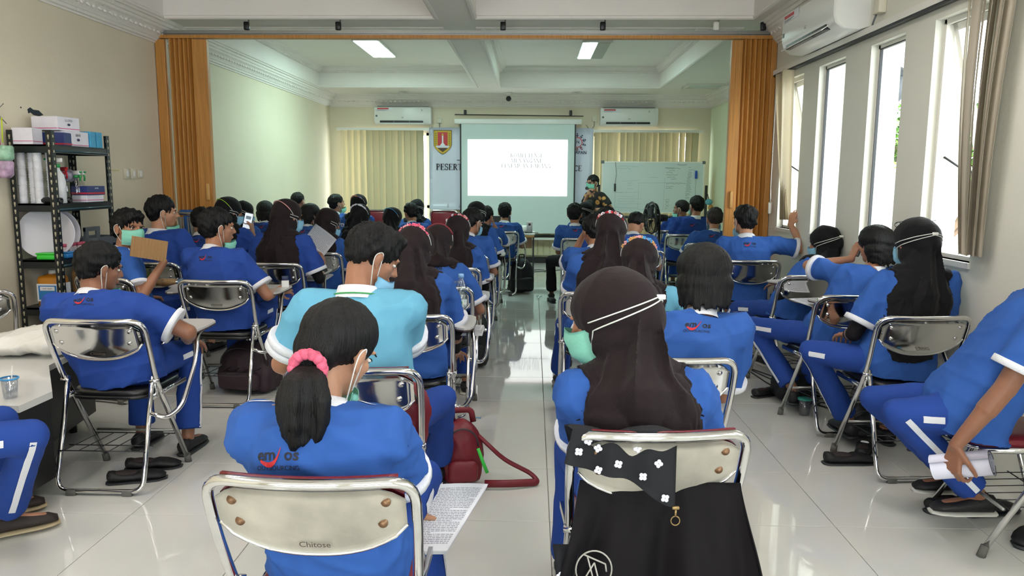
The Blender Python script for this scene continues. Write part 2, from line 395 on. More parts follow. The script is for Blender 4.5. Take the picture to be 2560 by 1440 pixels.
b = MB(); BW = [(-3.32, -1.82), (1.05, 2.82)]; z0, z1 = .25, 2.26
b.bb(XL - .2, -3.32, YB, YB + .18, -.1, 3.3); b.bb(-1.82, 1.05, YB, YB + .18, -.1, 3.3); b.bb(2.82, XRB + .2, YB, YB + .18, -.1, 3.3)
for a, c in BW: b.bb(a, c, YB, YB + .18, -.1, z0); b.bb(a, c, YB, YB + .18, z1, 3.3)
S(b.build('wall_back', M['wall'], smooth=False))
b = MB(); b.bb(XL - .2, -3.1, YF - .2, YF, -.1, 3.3).bb(-.7, -.2, YF - .2, YF, -.1, 3.3).bb(1.9, XR + .2, YF - .2, YF, -.1, 3.3)
for a, c in FWIN: b.bb(a, c, YF - .2, YF, -.1, .6).bb(a, c, YF - .2, YF, 2.5, 3.3)
S(b.build('wall_front', M['wall'], smooth=False))
for n, (a, c) in enumerate(FWIN):
    root = S(bpy.data.objects.new('window_%d' % (n + 11), None)); COL.objects.link(root); b = MB()
    for p in (a, (a + c) / 2 - .03, c - .06): b.bb(p, p + .06, YF - .12, YF - .06, .6, 2.5)
    for z in (.6, 2.44): b.bb(a, c, YF - .12, YF - .06, z, z + .06)
    b.build('window_frame', M['alu'], root, False)
    MB().bb(a + .06, c - .06, YF - .10, YF - .095, .66, 2.44).build('pane', glass_mat('window_glass', (.96, .99, 1), .06), root, False)
for n, (x0, x1, y0, y1) in {'baseboard_back': (XL, XRB, YB - .02, YB), 'baseboard_right': (XRB - .02, XRB, YP + .05, YB)}.items():
    S(MB().bb(x0, x1, y0, y1, 0, .1).build(n, mat('black_skirting', '#1c1c1c', .3), smooth=False))
S(MB().bb(XL, XL + .015, YF, YB, 0, .1).build('baseboard_left', mat('black_skirting', '#1c1c1c', .3), smooth=False))
# ceiling with coffers
CX = [(-3.40, -.91), (-.53, 1.97)]; CY = [(-3.0, -.2), (.4, 7.16), (7.62, 12.3)]; ZT = 3.2
b = MB(); xs = [XL - .2, -3.40, -.91, -.53, 1.97, XRB + .2]; ys = [YF - .2, -3.0, -.2, .4, 7.16, 7.62, 12.3, YB + .2]
for i in range(5):
    for j in range(7):
        hole = i in (1, 3) and j in (1, 3, 5)
        if not hole: b.bb(xs[i], xs[i + 1], ys[j], ys[j + 1], ZC, ZT + .1)
        else: b.bb(xs[i], xs[i + 1], ys[j], ys[j + 1], ZT, ZT + .1)
ce = S(b.build('ceiling', M['ceil'], smooth=False))
def run(prof, pts, closed=True):     # sweep a profile (offset from the line, height) along a rectangle of points
    b = MB(); n = len(pts); rs = []
    for i in range(n):
        p = Vector(pts[i]); a = Vector(pts[i - 1]) if (i > 0 or closed) else None; c = Vector(pts[(i + 1) % n]) if (i < n - 1 or closed) else None
        d0 = (p - a).normalized() if a is not None else (c - p).normalized(); d1 = (c - p).normalized() if c is not None else d0
        n0, n1 = Vector((-d0.y, d0.x)), Vector((-d1.y, d1.x)); mm = (n0 + n1); mm = mm / max(.2, mm.dot(n0))
        rs.append([Vector((p.x + mm.x * o_, p.y + mm.y * o_, z)) for o_, z in prof])
    return b.rings(rs, not closed, closed)
corn = [(0, 2.69), (.012, 2.69), (.015, 2.705), (.03, 2.71), (.034, 2.73), (.042, 2.735), (.05, 2.75), (.085, 2.80), (.105, 2.815), (.108, 2.835), (.12, 2.84), (.125, 2.865), (.142, 2.87), (.148, 2.9), (0, 2.9)]
S(run(corn, [(XR, YF), (XR, YP + .05)], False).build('trim_1', M['relief'], smooth=False))
S(run(corn, [(XRB, YP + .05), (XRB, YB), (XL, YB), (XL, YF)], False).build('trim_2', M['relief'], smooth=False))
# dentils and leaf reliefs on the cornice: joined, too small to pick apart
b = MB(); rl = MB()
def dent(p, q, nrm):
    p, q = Vector(p), Vector(q); L = (q - p).length; d = (q - p) / L; a = math.atan2(d.y, d.x)
    for k in range(int(L / .05)):
        c = p + d * (k * .05 + .02); b.box((c.x + nrm[0] * .036, c.y + nrm[1] * .036, 2.745), (.026, .016, .018), a)
    for k in range(int(L / .16)):
        c = p + d * (k * .16 + .08)
        for s_ in (-1, 1):
            rl.ell((c.x + d.x * .035 * s_ + nrm[0] * .07, c.y + d.y * .035 * s_ + nrm[1] * .07, 2.782), (.036, .012, .016), Matrix.Rotation(a, 4, 'Z') @ Matrix.Rotation(R(-32), 4, 'X') @ Matrix.Rotation(R(25 * s_), 4, 'Y'), 8, 5)
dent((XL, 1, 0), (XL, YB, 0), (1, 0)); dent((XL, YB, 0), (XRB, YB, 0), (0, -1)); dent((XR, 2, 0), (XR, YP, 0), (-1, 0)); dent((XRB, YP, 0), (XRB, YB, 0), (-1, 0))
o = b.build('dentil_trim', M['ceil'], smooth=False); S(o); o = rl.build('leaf_relief_trim', M['ceil']); S(o)
cr = [(0, 3.2), (.0, 3.11), (.02, 3.11), (.025, 3.13), (.05, 3.15), (.055, 3.17), (.08, 3.185), (.085, 3.2)]
lip = [(0, 2.9), (-.03, 2.9), (-.034, 2.893), (-.03, 2.886), (-.006, 2.884), (0, 2.889), (.008, 2.892), (.01, 2.91), (0, 2.92)]
k = 3
for (xa, xb) in CX:
    for (ya, yb) in CY[1:]:
        rect = [(xa, ya), (xb, ya), (xb, yb), (xa, yb)]
        S(run(cr, rect).build('trim_%d' % k, M['ceil'], smooth=False)); k += 1
        S(run(lip, rect).build('trim_%d' % k, M['ceil'], smooth=False)); k += 1
        b = MB()
        for i in range(int((xb - xa) / .05)):
            for yy in (yb - .03,): b.box((xa + .03 + i * .05, yy, 3.118), (.028, .02, .018))
        for i in range(int((yb - ya) / .05)):
            for xx in (xa + .03, xb - .03): b.box((xx, ya + .03 + i * .05, 3.118), (.02, .028, .018))
        S(b.build('coffer_dentil_trim', M['ceil'], smooth=False))
# windows of the right wall
Mg = glass_mat('window_glass', (.96, .99, 1), .06)
def win_right(n, y0, y1, sash):
    root = S(bpy.data.objects.new('window_%d' % n, None)); COL.objects.link(root); root.location = (XR, 0, 0)
    f = .022; b = MB(); xo = .05
    for (a, c, d, e) in ((y0, y0 + f, WZ0, WZ1), (y1 - f, y1, WZ0, WZ1), (y0, y1, WZ0, WZ0 + f), (y0, y1, WZ1 - f, WZ1)): b.bb(xo, xo + .05, a, c, d, e)
    b.bb(-.015, .1, y0 - .01, y1 + .01, WZ0 - .03, WZ0)
    b.build('window_frame', M['alu'], root, False)
    g = MB(); 
    for (a, c, d, e) in ((y0 + f, y0 + f + .008, WZ0 + f, WZ1 - f), (y1 - f - .008, y1 - f, WZ0 + f, WZ1 - f), (y0 + f, y1 - f, WZ1 - f - .008, WZ1 - f)): g.bb(xo - .003, xo + .016, a, c, d, e)
    g.build('gasket', M['dark'] if not sash else M['alu'], root, False)
    if not sash: MB().bb(xo + .006, xo + .011, y0 + f, y1 - f, WZ0 + f, WZ1 - f).build('pane', Mg, root, False)
    else:
        s_ = bpy.data.objects.new('sash', None)
        sb = MB(); W_, H_ = (y1 - y0) - 2 * f, WZ1 - WZ0 - 2 * f; T = Matrix.Translation((xo + .05, (y0 + y1) / 2, WZ1 - f)) @ Matrix.Rotation(R(-14), 4, 'Y')
        for c, d in (((0, -W_ / 2 + .02, -H_ / 2), (.03, .04, H_)), ((0, W_ / 2 - .02, -H_ / 2), (.03, .04, H_)), ((0, 0, -.02), (.03, W_, .04)), ((0, 0, -H_ + .02), (.03, W_, .04))): sb.box(T @ Vector(c), d, M_=Matrix.Rotation(R(-14), 4, 'Y'))
        so = sb.build('sash', M['alu'], root, False)
        MB().box(T @ Vector((0, 0, -H_ / 2)), (.005, W_ - .08, H_ - .08), M_=Matrix.Rotation(R(-14), 4, 'Y')).build('pane', Mg, so, False)
        st = MB().cyl((xo + .04, y1 - f - .01, WZ1 - .75), (xo + .2, y1 - f - .01, WZ1 - .85), .006); st.build('stay', M['dark'], so)
for n, (a, c) in enumerate(WINS): win_right(n + 1, a, c, n in (0, 3))
for n, (a, c) in enumerate(BW):
    root = S(bpy.data.objects.new('window_%d' % (n + 9), None)); COL.objects.link(root)
    b = MB()
    mid = (a + c) / 2
    for (p, q, r_, s_) in ((a, a + .05, z0, z1), (c - .05, c, z0, z1), (a, c, z0, z0 + .05), (a, c, z1 - .05, z1), (mid - .03, mid + .03, z0, z1), (a, c, .95, 1.0)): b.bb(p, q, YB + .05, YB + .11, r_, s_)
    b.build('window_frame', M['alu'], root, False)
    MB().bb(a + .05, mid - .03, YB + .08, YB + .085, z0 + .05, z1 - .05).build('pane', Mg, root, False); MB().bb(mid + .03, c - .05, YB + .08, YB + .085, z0 + .05, z1 - .05).build('pane', Mg, root, False)
# ---- wooden folding partition
pt = thing('folding_partition', 'honey-brown pleated folding partition parked against the left wall', 'partition', (0, YP, 0))
pr = thing('folding_partition', 'honey-brown pleated folding partition parked at the right wall beside the window', 'partition', (0, YP, 0))
ZP = 2.735
def pleats(root, x0, x1, n, flip):
    wdt = (x1 - x0) / n
    for i in range(n):
        c = x0 + wdt * (i + .5); a = R(62 if i % 2 else -62)
        MB().rbox((c, 0, (ZP + .03) / 2), (.035 + wdt * .35, .007, ZP - .03), .002, Matrix.Rotation(a, 4, 'Z')).build('panel', M['wood'], root, False)
pleats(pt, -3.44, -3.20, 11, 0); MB().rbox((-3.50, -.01, ZP / 2), (.09, .07, ZP - .02), .006).build('wall_post', M['wood'], pt, False)
MB().rbox((-3.13, -.01, ZP / 2), (.14, .06, ZP - .02), .006).build('end_post', M['wood'], pt, False)
MB().rbox((-3.105, -.05, 1.31), (.035, .03, .16), .008).build('handle', M['woodlt'], pt)
pleats(pr, 1.92, 2.18, 11, 0); MB().rbox((1.865, -.01, ZP / 2), (.10, .06, ZP - .02), .006).build('end_post', M['wood'], pr, False)
MB().rbox((2.2, -.01, ZP / 2), (.05, .07, ZP - .02), .004).build('wall_post', M['wood'], pr, False)
MB().rbox((1.865, -.05, 1.27), (.03, .03, .16), .008).build('handle', M['woodlt'], pr)
tr = thing('partition_track', 'metal ceiling track with wooden strip above the folding partition', 'track', (0, YP, 0))
MB().bb(XL, XR, -.035, .035, 2.735, 2.765).build('wood_strip', M['wood'], tr, False)
MB().bb(XL, XR, -.02, .02, 2.767, 2.81).build('metal_rail', M['steel'], tr, False)
MB().bb(XL, XR, -.045, -.022, 2.775, 2.782).build('rail_lip', M['steel'], tr, False)
for u in (620, 848, 1258, 1506, 1788, 1905):
    x = at(u, 75, YP).x
    MB().rbox((x, -.03, 2.845), (.05, .04, .075), .008).build('hanger', M['black'] if u != 1788 else M['alu'], tr); MB().cyl((x + .02, -.03, 2.85), (x + .02, -.03, 2.9), .006).build('hanger_rod', M['steel'], tr)
# ---- ceiling lamps
def lamp(x, y, L, w, label, power, half=None, z=ZT):
    t = thing('ceiling_lamp', label, 'ceiling light', (x, y, z - .0))
    b = MB(); b.bb(-w / 2 - .02, w / 2 + .02, -L / 2 - .02, L / 2 + .02, -.03, -.002); b.build('housing', M['alu'], t, False)
    em = mat('lamp_diffuser_%g' % power, (.66, 1.0, .92) if power == LAMP_BACK else (1.0, .93, .88), .5, emit=power)
    if half is None: MB().bb(-w / 2, w / 2, -L / 2, L / 2, -.034, -.03).build('diffuser', em, t, False)
    else:
        MB().bb(-w / 2, 0, -L / 2, L / 2, -.034, -.03).build('diffuser', em, t, False); MB().bb(.005, w / 2, -L / 2, L / 2, -.034, -.03).build('unlit_half', mat('dark_diffuser', '#9aa29a', .3), t, False)
    return t
lamp(-2.13, 10.5, 1.25, .3, 'lit rectangular ceiling lamp in the left coffer beyond the partition', LAMP_BACK)
lamp(.8, 10.6, 1.25, .34, 'ceiling lamp in the right coffer with only its left half lit', LAMP_BACK, 1)
for x, y, n in ((-2.15, 3.2, 'left'), (.7, 3.2, 'right'), (-2.15, .9, 'rear left'), (.7, .9, 'rear right')):
    lamp(x, y, 1.25, .3, 'added unseen fill lamp overhead in the %s part of the near room' % n, LAMP_FILL)  # unseen lamps, added overhead to fill the near room with light
for (u, v, n) in ((1010, 231, 'left'), (1442, 234, 'right')):
    p = at(u, v, 13.0); t = thing('downlight', 'small round recessed downlight in the far ceiling, %s one' % n, 'ceiling light', (p.x, 12.98, ZC))
    MB().lathe([(.085, 0), (.09, -.012), (.065, -.012), (.06, -.003)], n=20).build('ring', M['alu'], t); MB().lathe([(.06, -.004), (.03, -.008), (.001, -.01)], n=16).build('bulb', M['steel'], t)
t = thing('ceiling_hatch', 'white framed access hatch in the far right ceiling', 'hatch', (2.62, 12.05, ZC))
b = MB()
for c, d in (((0, -.24, -.012), (.6, .05, .024)), ((0, .24, -.012), (.6, .05, .024)), ((-.275, 0, -.012), (.05, .5, .024)), ((.275, 0, -.012), (.05, .5, .024))): b.box(c, d)
b.build('frame', M['alu'], t, False); MB().box((0, 0, -.004), (.5, .43, .006)).build('panel', mat('hatch_board', '#cfd8d2', .7), t, False)
t = thing('dome_camera', 'small black dome camera hanging under the far ceiling', 'camera', (-.42, 13.05, ZC)); MB().lathe([(.05, 0), (.05, -.03), (.035, -.045)], n=16).build('base', M['alu'], t); MB().ell((0, 0, -.1), (.045, .045, .045)).build('dome', M['black'], t); MB().cyl((0, 0, -.03), (0, 0, -.07), .02).build('neck', M['alu'], t)
# ---- air conditioners
def aircon(loc, rz, label, L=.98, H=.30, D=.2, openl=False):
    t = thing('air_conditioner', label, 'air conditioner', loc, rz)
    # local: front faces -Y, back on y = 0, base z = 0
    prof = [(0, .02), (0, H), (-D * .8, H), (-D * .97, H * .93), (-D, H * .75), (-D, H * .32), (-D * .93, H * .16), (-D * .72, H * .03), (-D * .3, 0)]
    xs = [-L / 2, -L / 2 + .012, L / 2 - .012, L / 2]
    rs = []
    for i, x in enumerate(xs):
        k = .96 if i in (0, 3) else 1
        rs.append([Vector((x, y * k, H / 2 + (z - H / 2) * k)) for y, z in prof])
    fix(MB().rings(rs).build('casing', M['white'], t), 35)
    MB().bb(-L * .40, L * .36, -D * .985, -D * .7, H * .10, H * .21).build('outlet', M['black'], t, False)
    MB().box((-.02, -D * (1.02 if openl else .93), H * (.13 if openl else .1)), (L * .78, .06, .006), M_=Matrix.Rotation(R(35 if openl else 60), 4, 'X')).build('louver', M['white'], t, False)
    for x in (-.15, .12): MB().bb(x - .008, x + .008, -D * .99, -D * .75, H * .1, H * .21).build('vane', M['grey'], t, False)
    MB().bb(-L * .46, -L * .16, -D - .004, -D - .001, H * .74, H * .93).build('sticker', M['paper'], t, False)
    MB().bb(-L * .44, -L * .24, -D - .006, -D - .004, H * .84, H * .91).build('sticker_band', M['red'], t, False)
    for k in range(3): MB().bb(-L * .44, -L * (.24 + .03 * k), -D - .006, -D - .004, H * (.80 - .02 * k), H * (.807 - .02 * k)).build('sticker_line', M['inklt'], t, False)
    MB().bb(-L * .47, -L * .44, -D - .004, -D - .001, H * .42, H * .52).build('small_label', M['grey'], t, False)
    flat('brand_mark', text2d('LG', .03, .01), (0, -D - .003, H * .35), (1, 0, 0), (0, 0, 1), M['ink'], t)
    flat('badge_mark', text2d('A', .05), (L * .34, -D - .003, H * .74), (1, 0, 0), (0, 0, 1), M['inklt'], t)
    flat('model_mark', text2d('- - - -', .02), (L * .36, -D - .003, H * .4), (1, 0, 0), (0, 0, 1), M['inklt'], t)
    MB().bb(-L / 2 + .05, L / 2 - .05, -D * .75, 0, H, H + .012).build('top_grille', M['grey'], t, False)
    return t
aircon(((-2.71 - 1.78) / 2, YB, 2.385), 0, 'white wall air conditioner above the left window of the far wall')
aircon((1.63, YB, 2.375), 0, 'white wall air conditioner above the whiteboard on the far wall')
aircon((XR, 5.85, 2.44), R(-90), 'large white air conditioner above the windows of the right wall', 1.08, .32, .24, True)
for x, z, n in ((-1.63, 2.46, 'left'), (1.05, 2.50, 'right')):
    t = thing('power_socket', 'small white socket with cable beside the %s air conditioner of the far wall' % n, 'socket', (x, YB, z))
    MB().rbox((0, -.02, 0), (.08, .04, .08), .006).build('plug_box', M['offwhite'], t); MB().tube(fillet([(0, -.02, -.04), (0, -.03, -.14), (-.08, -.02, -.18), (-.14, -.02, -.1)], .04), .005).build('cable', M['grey'], t); MB().bb(-.002, .012, -.008, 0, .04, .16).build('conduit', M['offwhite'], t, False)
t = thing('power_socket', 'cream junction box with cable beside the right wall air conditioner', 'socket', (XR, 5.12, 2.55))
MB().rbox((-.025, 0, 0), (.05, .09, .09), .006).build('plug_box', M['offwhite'], t); MB().tube(fillet([(-.03, .03, -.04), (-.04, .06, -.1), (-.03, .08, -.14)], .03), .006).build('cable', M['grey'], t); MB().bb(-.008, 0, -.006, .006, .04, .32).build('conduit', M['offwhite'], t, False)
# ---- curtain rail and blinds on the right wall
t = thing('curtain_rail', 'long white blind rail along the right wall over the windows', 'rail', (XR, 0, 0)); MB().bb(-.05, 0, 3.4, 7.2, 2.40, 2.44).build('track', M['alu'], t, False); MB().bb(-.045, -.005, 3.4, 7.2, 2.385, 2.398).build('channel', M['dark'], t, False)
Mbl = translucent_mat('blind_fabric', '#dcd4c4', .35); Mbl2 = translucent_mat('blind_fabric_pale', '#e9e0cc', .5); Mbl3 = translucent_mat('blind_fabric_back', '#d0c4a4', .10)
def slat(pts, w, root, m_, twist=0, n=12):
    # pts: centre line top->bottom; each slat a thin curved strip, width direction angle from pts (x,y,z,ang)
    rows = []
    for (x, y, z, a) in pts:
        d = Vector((math.cos(a), math.sin(a), 0)); nn = Vector((-d.y, d.x, 0))
        rows.append([Vector((x, y, z)) + d * (w * (k / 4 - .5)) + nn * (.006 * (1 - (k / 2 - 1) ** 2)) for k in range(5)])
    return MB().grid(rows, .0012).build('slat', m_, root)
bl = thing('vertical_blind', 'beige vertical blind bunched and draped at the near window of the right wall', 'blind')
for i in range(8):
    x = XR - .05 - .012 * (i % 3); yt = 3.68 + i * .046; yb = 3.76 + i * .018
    slat([(x - .02 * math.sin(k / 8 * 3.1), yt + (yb - yt) * (k / 8) ** 1.2, 2.385 - (2.385 - 1.08) * k / 8, R(84 - 26 * ((i * 2) % 5) / 4 - k * 1.2)) for k in range(9)], .12, bl, Mbl)
bl = thing('vertical_blind', 'pale vertical blind pulled aside by the man reaching to the window', 'blind')
for i in range(5):
    y = 7.0 - i * .07; x = XR - .06
    slat([(x - .02 * k / 8, y - (y - 6.55) * (k / 8) ** 1.2, 2.385 - (2.385 - 1.12) * k / 8, R(96 - 18 * i)) for k in range(9)], .12, bl, Mbl2)
t = thing('blind_cord', 'white looped blind cord with weight hanging by the right partition', 'cord', (XR - .04, 7.12, 0)); MB().tube([(0, 0, 2.38), (0, 0, 1.3)], .004).build('cord', M['white'], t); MB().tube(fillet([(0, -.02, 2.38), (-.02, -.06, 1.4), (-.02, -.08, 1.28), (0, 0, 1.24)], .05), .003).build('loop', M['white'], t); MB().rbox((0, 0, 1.2), (.03, .03, .11), .01).build('weight', M['white'], t)
# ---- vertical blinds on the far wall
def blind_back(x0, x1, zt, zb, label, skip=(), rail=True, open_=()):
    t = thing('vertical_blind', label, 'blind', (0, YB - .07, 0)); n = int(round((x1 - x0) / .108))
    for i in range(n):
        x = x0 + (x1 - x0) * (i + .5) / n
        if i in skip: continue
        a = R(27) if i in open_ else R(10 + 7 * math.sin(i * 2.3))
        slat([(x + .004 * math.sin(k * 1.7 + i), 0, zt - (zt - zb) * k / 4, a + .05 * math.sin(i * 5 + k)) for k in range(5)], .124, t, Mbl3)
    if rail: MB().bb(x0 - .08, x1 + .08, -.03, .03, zt, zt + .045).build('head_rail', M['alu'], t, False)
    return t
blind_back(-3.34, -1.80, 2.29, .14, 'cream vertical blind over the left window of the far wall', skip=(13,), open_=(0, 1, 2, 3))
blind_back(-1.70, .95, 1.6, .14, 'cream vertical blind showing below the projection screen', rail=False)
blind_back(1.06, 2.84, 2.27, .14, 'cream vertical blind behind the whiteboard on the far wall', open_=(3, 13))
# ================================================================ folding chairs
def bend_y(x, z):          # the back curves around the sitter
    return -.03 * (1 - (x / .21) ** 2) * min(1, max(0, (z - .55) / .12))
def tubeline(z): return .045 + (.78 - z) * .34
def make_chair(label, plate='plate', pad='vinyl', tablet=True, word=True, side=1):
    t = thing('folding_chair', label, 'chair')
    b = MB(); half = [(.212, .43, .02), (.214, .150, .50), (.226, .075, .68), (.222, .042, .785)]
    path = [(x, y, z) for x, y, z in half] + [(.15, .036, .80), (0, .036, .803), (-.15, .036, .80)] + [(-x, y, z) for x, y, z in half[::-1]]
    pts = fillet([path[0], path[1], path[2], (.226, .036, .802), (-.226, .036, .802), path[-3], path[-2], path[-1]], .075, 7)
    out = []
    for i in range(len(pts) - 1):
        n = 8 if abs(pts[i].x - pts[i + 1].x) > .1 else 1
        for k in range(n): out.append(pts[i].lerp(pts[i + 1], k / n))
    out.append(pts[-1])
    out = [Vector((p.x, p.y + (bend_y(p.x, p.z)), p.z)) for p in out]
    b.tube(out, .0125, 10).build('back_frame', M['chrome'], t)
    b = MB().tube(fillet([(.198, .15, .52), (.2, .0, .018), (-.2, .0, .018), (-.198, .15, .52)], .06, 6), .0115, 10); b.build('rear_frame', M['chrome'], t)
    for s_ in (-1, 1):
        MB().cyl((s_ * .212, .433, .0), (s_ * .212, .42, .045), .017, .0155, 12).build('rubber_foot', M['rubber'], t)
        MB().rbox((s_ * .13, 0, .013), (.045, .032, .026), .005).build('rubber_foot', M['rubber'], t)
        MB().box((s_ * .2, .30, .425), (.012, .34, .022)).cyl((s_ * .206, .15, .50), (s_ * .206, .17, .42), .008).cyl((s_ * .19, .14, .5), (s_ * .23, .15, .5), .012).build('hinge_bar', M['chrome'], t)
    # seat
    b = MB(); ring = lambda k, z: [Vector((.19 * k * math.copysign(abs(math.cos(a)) ** .45, math.cos(a)), .305 + .2 * k * math.copysign(abs(math.sin(a)) ** .45, math.sin(a)), z)) for a in [2 * math.pi * i / 28 for i in range(28)]]
    b.rings([ring(.9, .425), ring(1.0, .435), ring(1.0, .452), ring(.95, .463), ring(.6, .468)]).build('seat', M[pad], t)
    MB().rings([ring(1.01, .418), ring(1.03, .424), ring(1.03, .432), ring(1.0, .436)]).build('seat_rim', M['chrome'] if pad != 'vinyl' else M['vinyl'], t)
    # back plate (seen from behind) and pad (in front)
    def plate_rows(yo, sx=1.0, grow=0):
        rows = []
        for i in range(17):
            x = (-1 + i / 8) * .205 * sx; q = abs(x / .205)
            zt = .788 - .03 * max(0, q - .8) / .2 + grow; zb = .648 + .045 * q ** 2.6 - .012 + (.0 if q < .96 else .01) - .025 * (1 - q ** 2) - grow
            rows.append([(x, tubeline(z) + bend_y(x, z) + yo, z) for z in [zt + (zb - zt) * j / 7 for j in range(8)]])
        return rows
    MB().grid(plate_rows(-.004), .003).build('back_plate', M[plate], t)
    rim = [plate_rows(-.006)[i_][-1] for i_ in range(17)]
    MB().tube(rim, .005, 6).build('plate_rim', M['chrome'], t)
    MB().grid(plate_rows(.012, .98), -.014).build('back_pad', M[pad], t)
    if pad == 'redvinyl': MB().tube([(x, tubeline(.8) + bend_y(x, .8) + .014, .806) for x in [(-1 + i / 8) * .19 for i in range(17)]], .008, 6).build('pad_piping', M[pad], t)
    for x, z in ((-.165, .755), (.165, .755), (-.155, .70), (.155, .70)):
        y = tubeline(z) + bend_y(x, z) - .007
        MB().lathe([(.011, 0), (.011, .002), (.006, .003), (.0055, .006), (.001, .0075)], (x, y, z), 16, Matrix.Rotation(R(90), 4, 'X')).build('bolt', M['rust'] if plate == 'worn' else M['chrome'], t)
    if word:
        v, f = text2d('Chitose', .022, .005)
        fl_ = flat('maker_mark', (v, f), (0.005, tubeline(.645) + bend_y(0, .645) - .0125, .640), (1, 0, 0), (0, -.32, .95), mat('stamped_ink', '#4c4038', .6), t)
    # wire basket under the seat
    b = MB()
    for x in (-.17, -.1, -.03, .04, .11, .18): b.tube([(x, .03, .20), (x, .33, .185)], .0022, 5)
    for y in (.03, .12, .33): b.tube([(-.2, y, .20 - .05 * y), (.2, y, .20 - .05 * y)], .0028, 5)
    b.tube([(-.2, .03, .198), (-.215, .03, .16), (-.2, .012, .12)], .0028, 5)
    b.build('wire_basket', M['blackwire'], t)
    MB().tube([(-.205, .36, .19), (.205, .36, .19)], .007, 8).build('stretcher', M['steel'], t)
    if tablet:
        s_ = side
        MB().tube(fillet([(s_ * .205, .10, .36), (s_ * .27, .11, .33), (s_ * .305, .20, .36), (s_ * .31, .36, .55), (s_ * .29, .44, .668), (s_ * .26, .62, .668), (s_ * .2, .68, .668)], .06, 6), .0115, 8).build('tablet_arm', M['chrome'], t)
        MB().box((s_ * .27, .46, .62), (.02, .03, .1)).build('tablet_bracket', M['steel'], t)
        poly = [(.02, .36), (.05, .26), (.13, .20), (.17, .12), (.20, .06), (.24, .035), (.27, .05), (.285, .10), (.285, .26), (.275, .38), (.24, .43), (.18, .44), (.08, .43), (.03, .40)]
        pl = [(x * s_ + .02 * s_, y + .27) for x, y in poly]; pl = pl if s_ > 0 else pl[::-1]
        tb = MB().prism(pl, .682, .692).build('tablet', M['laminate'], t, False)
        MB().prism([(x, y) for x, y in pl], .674, .6815).build('tablet_underside', M['brownedge'], tb, False)
    return t

PROTO = {}
def chair(x, ytop, hd, label, plate='plate', pad='vinyl', tablet=True, side=1, z=0):
    """chair whose back rail stands at (x, ytop); hd = heading in degrees, 0 faces the far wall"""
    a = R(hd); ox, oy = x + math.sin(a) * .04, ytop - math.cos(a) * .04
    k = (plate, pad, tablet, side)
    if k not in PROTO:
        t = make_chair(label, plate, pad, tablet, True, side); bpy.context.view_layer.update()
        PROTO[k] = (t, [(c, kids(c)) for c in kids(t)]); t.location = (ox, oy, z); t.rotation_euler = (0, 0, a); t['group'] = 'folding chairs'
    else: t = copy_tree(PROTO[k][0], PROTO[k][1], (ox, oy, z), a, label, 'folding chairs')
    return t
def seat_of(x, ytop, hd, fwd=.275):
    a = R(hd); ox, oy = x + math.sin(a) * .04, ytop - math.cos(a) * .04
    return Vector((ox - math.sin(a) * fwd, oy + math.cos(a) * fwd, 0))
# ================================================================ people
BAKE = []
def blob(mb, name, m_, parent, vox, smooth=6, fold=0, fq=1, seed=0, hairy=0):
    me = mb.mesh(name, m_); o = bpy.data.objects.new(name, me); COL.objects.link(o); o.parent = parent
    r_ = o.modifiers.new('r', 'REMESH'); r_.mode = 'VOXEL'; r_.voxel_size = vox; r_.use_smooth_shade = True
    s_ = o.modifiers.new('s', 'SMOOTH'); s_.iterations = smooth; s_.factor = .5
    if name == 'body' or (name == 'trousers'):
        d_ = o.modifiers.new('d', 'DECIMATE'); d_.ratio = .27 if name == 'body' else .6
    BAKE.append((o, fold, fq, seed, hairy)); return o
def bake():
    dg = bpy.context.evaluated_depsgraph_get()
    for o, fold, fq, seed, hairy in BAKE:
        if o.get('_done') or not o.modifiers: continue
        me = bpy.data.meshes.new_from_object(o.evaluated_get(dg)); old = o.data; mats = list(old.materials)
        o.modifiers.clear(); o.data = me; me.name = o.name
        if not me.materials:
            for m_ in mats: me.materials.append(m_)
        n = len(me.vertices)
        if n and (fold or hairy):
            co = np.empty(n * 3, np.float32); me.vertices.foreach_get('co', co); co = co.reshape(-1, 3)
            no = np.empty(n * 3, np.float32); me.vertices.foreach_get('normal', no); no = no.reshape(-1, 3)
            rs = np.random.RandomState(seed); d = np.zeros(n)
            if fold:
                for k in range(7):
                    a = rs.normal(size=3) * np.array([1.0, 1.0, .75]); a /= np.linalg.norm(a); b_ = rs.normal(size=3); b_ /= np.linalg.norm(b_)
                    f1 = rs.uniform(14, 42) * fq; w_ = np.sin(co @ b_ * rs.uniform(5, 12) + rs.uniform(0, 6)) * 1.6
                    s_ = np.sin(co @ a * f1 + w_ + rs.uniform(0, 6)); d += (1 - np.abs(s_)) ** 2 * rs.uniform(.4, 1) * (24 / max(f1, 24)) * (.6 + .4 * np.sin(co @ b_ * 7 + k)) - .2
                d *= fold / 2.2
            if hairy:
                ph = np.arctan2(co[:, 0] - co[:, 0].mean(), co[:, 1] - co[:, 1].mean())
                for k in range(6):
                    f1 = rs.randint(14, 60); d += hairy * .45 * np.sin(ph * f1 + co[:, 2] * rs.uniform(-60, 60) + rs.uniform(0, 6))
                for k in range(4):
                    a = rs.normal(size=3); a /= np.linalg.norm(a); d += hairy * .5 * np.sin(co @ a * rs.uniform(90, 220) + rs.uniform(0, 6))
            co += no * d[:, None].astype(np.float32); me.vertices.foreach_set('co', co.ravel()); me.update()
        o['_done'] = 1
        bpy.data.meshes.remove(old)
    for o, *_ in BAKE:
        if '_done' in o: del o['_done']
